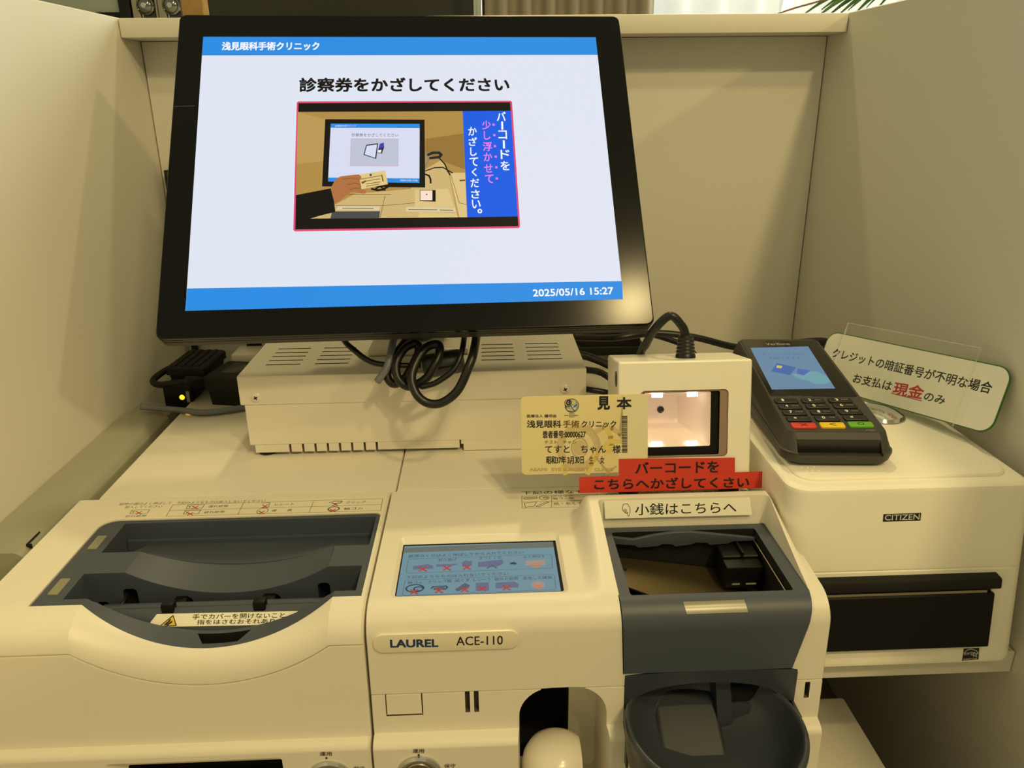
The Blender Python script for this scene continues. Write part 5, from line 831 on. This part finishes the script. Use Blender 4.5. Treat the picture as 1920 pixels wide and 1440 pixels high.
PX0, PX1, PY1 = 0.1880, 0.3440, 0.606
prn = thing('receipt_printer', 'white receipt printer with black front on the right shelf', 'printer', (0.265, 0.53, -0.0890))
def prow(z, g, r=0.014):
    yf = 0.4225+0.135*z+g
    return [(x, y, z) for x, y in rrect(PX0+g, PX1-g, yf, PY1-g, (r*.55, .006, .006, r), 6)]
b = MB(); b.loft([prow(-0.0885, 0.0030), prow(-0.0870, 0.0008), prow(-0.0840, 0), prow(-0.0208, 0), prow(-0.0203, 0.0008), prow(-0.0197, 0.0008), prow(-0.0192, 0), prow(0.0320, 0), prow(0.0345, 0.0006), prow(0.0358, 0.0022), prow(0.0363, 0.0040)], 'printer_white')
b.cut(MB().box(0.17, 0.3300, 0.38, 0.4300, -0.0780, -0.0195, 'black')) if False else None
obj('body', b, prn, wn=True)
b = MB(); b.loft([[(x, y, z) for x, y in rrect(PX0+g, PX1-g-0.003+0.003, 0.4285+g, PY1-0.01, (0.012, .004, .004, 0.012), 6)] for g, z in ((0.0090, 0.0355), (0.0090, 0.0372), (0.0098, 0.0382), (0.0115, 0.0386))], 'printer_white')
for cx, cy in ((0.2040, 0.4530), (0.3190, 0.4600)):
    for i in range(3):
        for j in range(3):
            if (i+j) % 2 == 0 or True: b.sphere((cx+i*0.0042+0.0012*j, cy-j*0.0050, 0.0386), 0.0006, 'printer_white', nu=8, nv=4)
obj('lid', b, prn, 'raised white lid with bumps', wn=True)
fx = lambda x: (x-0.26)*1000
b = MB(); b.loft([[(fx(xa), v, w_) for v, w_ in ((-23.2, -2), (-23.4, 1.0), (-24.6, 6.4), (-26.0, 7.0), (-30.6, 7.0), (-31.8, 6.2), (-32.6, 3.0), (-32.6, -2))] for xa in (0.1960, 0.3250)], 'black_soft', M_PRN); obj('paper_cover', b, prn, 'black bar over the paper slot')
b = MB(); b.loft([[(fx(xa), v, w_) for v, w_ in ((-35.6, -2), (-35.6, 4.4), (-36.4, 5.2), (-72.8, 5.2), (-73.8, 4.2), (-73.8, -2))] for xa in (0.1960, 0.3225)], 'black', M_PRN); obj('front_panel', b, prn, 'flat black front panel')
b = MB(); b.box(fx(0.1970), fx(0.3220), -35.6, -32.6, -1, 1.6, 'void', M=M_PRN)
b.loft([[(fx(0.1970), v, w_) for v, w_ in ((-34.0, 1.6), (-34.0, 3.4), (-35.5, 3.8), (-35.5, 1.6))], [(fx(0.3185), v, w_) for v, w_ in ((-34.0, 1.6), (-34.0, 3.4), (-35.5, 3.8), (-35.5, 1.6))]], 'steel', M_PRN)
obj('tear_bar', b, prn, 'thin silver tear bar')
pm = M_PRN @ Matrix.Translation((0, 0, 0.1)); b = MB(); b.decals(D_PRN, pm, 0.05, 0.05); obj('name_badge', b, prn, 'black badge with white lettering', recalc=False)
b = MB(); b.decals(D_ES, pm, 0.05, 0.02); obj('energy_sticker', b, prn, 'small black energy sticker', recalc=False)

# ================================================================== card terminal
ZP = 0.0388
term = thing('card_terminal', 'black card payment terminal with keypad on top of the printer', 'card terminal', (0.235, 0.53, ZP))
def tring(hw, v0, v1, r, wz, zabs=None):
    o = []
    for u, v in rrect(-1.5-hw, -1.5+hw, v0, v1, (r, 6, 6, r), 6):
        p = M_TERM @ Vector((u, v, wz))
        if zabs is not None: p.z = zabs
        o.append(tuple(p))
    return o
tb = MB().loft([tring(32, -10, 146, 12, -22, ZP), tring(35.5, -13.5, 150, 12, -19, ZP+0.0035), tring(36.5, -14.5, 151, 12, -15.5, ZP+0.0085), tring(36.3, -14.3, 151, 12, -14, ZP+0.0100), tring(35.3, -13.3, 150, 12, -13.5, ZP+0.0103), tring(35.5, -13.2, 150, 11, -11), tring(34.0, -8.0, 149.5, 9, -6), tring(32.8, -3.2, 148.5, 7, -1.2), tring(31.8, -2.2, 147.5, 6, 0.0)], 'term_body')
tb.cut(MB().prism([(-28.5, -20), (25.5, -20), (25.5, -1.6), (-28.5, -1.6)], -11.5, 5, 'term_body', M=M_TERM))
obj('body', tb, term, wn=True)
b = MB(); b.loft([[(u, v, w_) for v, w_ in ((-1.4, -0.1), (-6.0, -3.2), (-6.4, -8.5), (-1.4, -8.5))] for u in (-28.4, 25.4)], 'term_body', M_TERM); b.box(-28.0, 25.0, -9.0, -1.6, -11.5, -8.5, 'void', M=M_TERM); obj('card_slot', b, term, 'dark card slot at the front edge')
b = MB(); b.prism(rrect(-32.2, 28.6, 47.2, 144.5, 2.0, 4), -0.5, 0.25, 'blk', 0.2, M=M_TERM)
bz = obj('display_glass', b, term)
TS = [s for s in D_TSCR if not (s[0] == 't' and s[2] == 'w2')]; TV = [s for s in D_TSCR if s[0] == 't' and s[2] == 'w2']
b = MB(); b.decals(TS, M_TERM, 0.27, 0.008); obj('display', b, bz, 'small blue display with card and hand picture', recalc=False)
b = MB(); b.decals([[*s[:2], 'w3', *s[3:]] for s in TV], M_TERM, 0.30, 0.02); obj('lettering', b, bz)
kc = {'x': 'key_red', '<': 'key_yellow', 'o': 'key_green'}
for a_, sub, u, v in KEYS:
    m = kc.get(a_, 'key_black'); b = MB()
    b.prism(rrect(u-8.0, u+8.0, v-3.2, v+3.2, 1.3, 4), -0.8, 1.5, m, 0.7, M=M_TERM)
    if a_ == 'x': b.stroke([(u-2, v-1.5), (u+2, v+1.5)], 0.6, 'k', M_TERM, 1.55); b.stroke([(u-2, v+1.5), (u+2, v-1.5)], 0.6, 'k', M_TERM, 1.55)
    elif a_ == '<': b.stroke([(u+2, v-1.5), (u-2, v), (u+2, v+1.5)], 0.6, 'k', M_TERM, 1.55)
    elif a_ == 'o': b.decals([['e', 'k', u, v, 1.9, 1.4, 0.6]], M_TERM, 1.55, 0.01)
    else:
        b.text(a_, 'white', M_TERM, u-2.6, v, 0, 2.0 if a_ != '1' else 1.5, 3.2 if a_ not in '*#' else 2.4, 1.58, 0.012)
        if sub: b.text(sub, 'w3', M_TERM, u+3.0, v+0.2, 0, 4.6, 1.5, 1.58)
    obj('key', b, term, {'x': 'red cancel key', '<': 'yellow back key', 'o': 'green enter key'}.get(a_, 'black key'))
b = MB(); b.text('P400', 'w3', M_TERM, 20.5, 0.6, 0.02, 5.5, 1.6, 0.12); obj('lettering', b, term)
cable('terminal_cable', [(0.262, 0.690, 0.040), (0.270, 0.665, 0.054), (0.300, 0.662, 0.058), (0.320, 0.680, 0.048), (0.310, 0.715, 0.040), (0.275, 0.712, 0.040), (0.255, 0.690, 0.046), (0.2560, 0.620, 0.052)], 0.0042, 'cable', 'coiled black cable behind the top of the card terminal')

# ================================================================== sign in an acrylic holder
sg = thing('notice_sign', 'clear acrylic stand holding white notice with green border', 'sign', (0.292, 0.528, 0.0388))
b = MB(); b.prism(rrect(0, 157, -47, 0, 10, 8), -1.2, 0, 'sign_green', M=M_SIGN); b.prism(rrect(0.8, 156.2, -46.2, -0.8, 9.3, 8), 0, 0.12, 'sign_white', M=M_SIGN); b.decals(D_SIGN, M_SIGN, 0.16, 0.01); obj('notice_card', b, sg, 'white notice card with red and black writing')
b = MB(); b.prism(rrect(17, 131, -48.5, 9.0, 1.5, 4), 1.0, 2.2, 'acrylic', M=M_SIGN)
for q in ((16.6, 17.2, -48.5, 9.0), (130.8, 131.4, -48.5, 9.0), (16.6, 131.4, 8.8, 9.4)): b.box(q[0]+0.15, q[1]-0.15, q[2], q[3], 0.9, 2.3, 'acrylic_edge', M=M_SIGN)
obj('front_panel', b, sg, 'clear acrylic front panel')
b = MB(); b.prism(rrect(17, 131, -48.5, 9.0, 1.5, 4), -3.0, -1.8, 'acrylic', M=M_SIGN); obj('back_panel', b, sg)
b = MB(); b.lathe([(0, 0.0), (0.0175, 0.0), (0.0180, 0.0008), (0.0165, 0.0030), (0.0100, 0.0042), (0, 0.0046)], 'chrome', Matrix.Translation((0.296, 0.536, 0.0388)), 36); obj('foot', b, sg, 'shiny round foot')

# ================================================================== power bricks at the left rear
def brick(name, label, O, ang, sx, sy, sz, m, parent_parts=None, ridge=False):
    t = thing(name, label, 'power adapter', (O[0], O[1], O[2]))
    Mb = Matrix.Translation(O) @ Matrix.Rotation(ang, 4, 'Z')
    b = MB(); b.loft([[(x, y, z) for x, y in rrect(g, sx-g, g, sy-g, 0.003, 4)] for g, z in ((0.0030, 0), (0.0018, sz*0.48), (0.0, sz*0.52), (0.0, sz-0.0015), (0.0015, sz))], m, Mb)
    if ridge:
        for i in range(4): b.box(0.005+i*0.0075, 0.009+i*0.0075, 0.003, sy-0.003, sz-0.001, sz+0.0012, m, 0.0005, 1, Mb)
    obj('case', b, t, wn=True); return t, Mb
t, Mb = brick('power_adapter', 'larger black power adapter touching the control box left side', (-0.2610, 0.6890, 0.0), -0.20, 0.0500, 0.0480, 0.0285, 'black_soft')
b = MB(); b.prism(rrect(0.010, 0.040, 0.012, 0.042, 0.001, 2), 0.0284, 0.0287, 'term_dark', M=Mb)
for i in range(7): b.stroke([(0.013+i*0.0016, 0.016+i*0.0032), (0.024+i*0.0018, 0.0162+i*0.0032)], 0.0007, 'w3', Mb, 0.02875)
obj('rating_label', b, t)
b = MB(); b.tube([Mb @ Vector((0.001, 0.020, 0.016)), (-0.2680, 0.7000, 0.0200), (-0.2760, 0.6930, 0.0225), (-0.2880, 0.6880, 0.0230), (-0.3010, 0.6880, 0.0220), (-0.3090, 0.6960, 0.0230), (-0.3060, 0.7080, 0.0260), (-0.2980, 0.7200, 0.0290)], lambda u: 0.0052 if u < 0.32 else 0.0030, 'black_soft', 12); obj('cord', b, t, sharp=180)
t2, Mb2 = brick('power_adapter', 'ridged black power adapter at the left wall behind the larger one', (-0.3010, 0.7060, 0.0165), -0.06, 0.0380, 0.0560, 0.0160, 'black_soft', ridge=True)
lb = thing('network_box', 'small black box with glowing amber light at the left wall', 'network box', (-0.29, 0.72, -0.006))
b = MB(); b.box(-0.3030, -0.2770, 0.6990, 0.7500, -0.0058, 0.0160, 'black', 0.001, 2); obj('case', b, lb)
b = MB(); b.lathe([(0, 0), (0.0024, 0), (0.0022, 0.0006), (0, 0.0008)], 'led_amber', frame((-0.2862, 0.6991, 0.0050), (1, 0, 0), (0, 0, 1), (0, -1, 0)), 16); obj('light', b, lb, 'glowing amber light')
b = MB(); b.box(-0.2820, -0.2790, 0.6985, 0.6992, 0.0, 0.0110, 'w3'); obj('sticker', b, lb)
cable('network_cable', [(-0.3160, 0.6780, 0.0045), (-0.3001, 0.6770, 0.0030), (-0.2751, 0.6700, 0.0032), (-0.2560, 0.6630, 0.0034), (-0.2330, 0.6680, 0.0036), (-0.2100, 0.6790, 0.0036), (-0.1960, 0.6850, 0.0040)], 0.0028, 'cable_grey', 'grey cable running in front of the black adapters at the left')
b = MB(); b.box(-0.2500, -0.2260, 0.7420, 0.7720, 0.0, 0.0320, 'cream_gloss', 0.001, 2); tag(obj('white_junction_box', b), 'small white box right behind the larger black adapter', 'box')
cable('wall_cable', [(-0.3235, 0.8460, 0.0000), (-0.3238, 0.8470, 0.06), (-0.3236, 0.8465, 0.14), (-0.3230, 0.8460, 0.20)], 0.0038, 'cable', 'black cable running up the left rear corner under the monitor')
b = MB(); b.tube([(-0.2380, 0.7900, 0.002), (-0.2390, 0.7850, 0.030), (-0.2350, 0.7800, 0.048), (-0.2220, 0.7750, 0.050), (-0.2120, 0.7700, 0.034), (-0.2120, 0.7650, 0.004)], 0.0075, 'black_soft', 12); tag(obj('plug_lead', b, sharp=180), 'thick black plug lead bending behind the small white box', 'cable')

bpy.data.objects.remove(_font_obj)
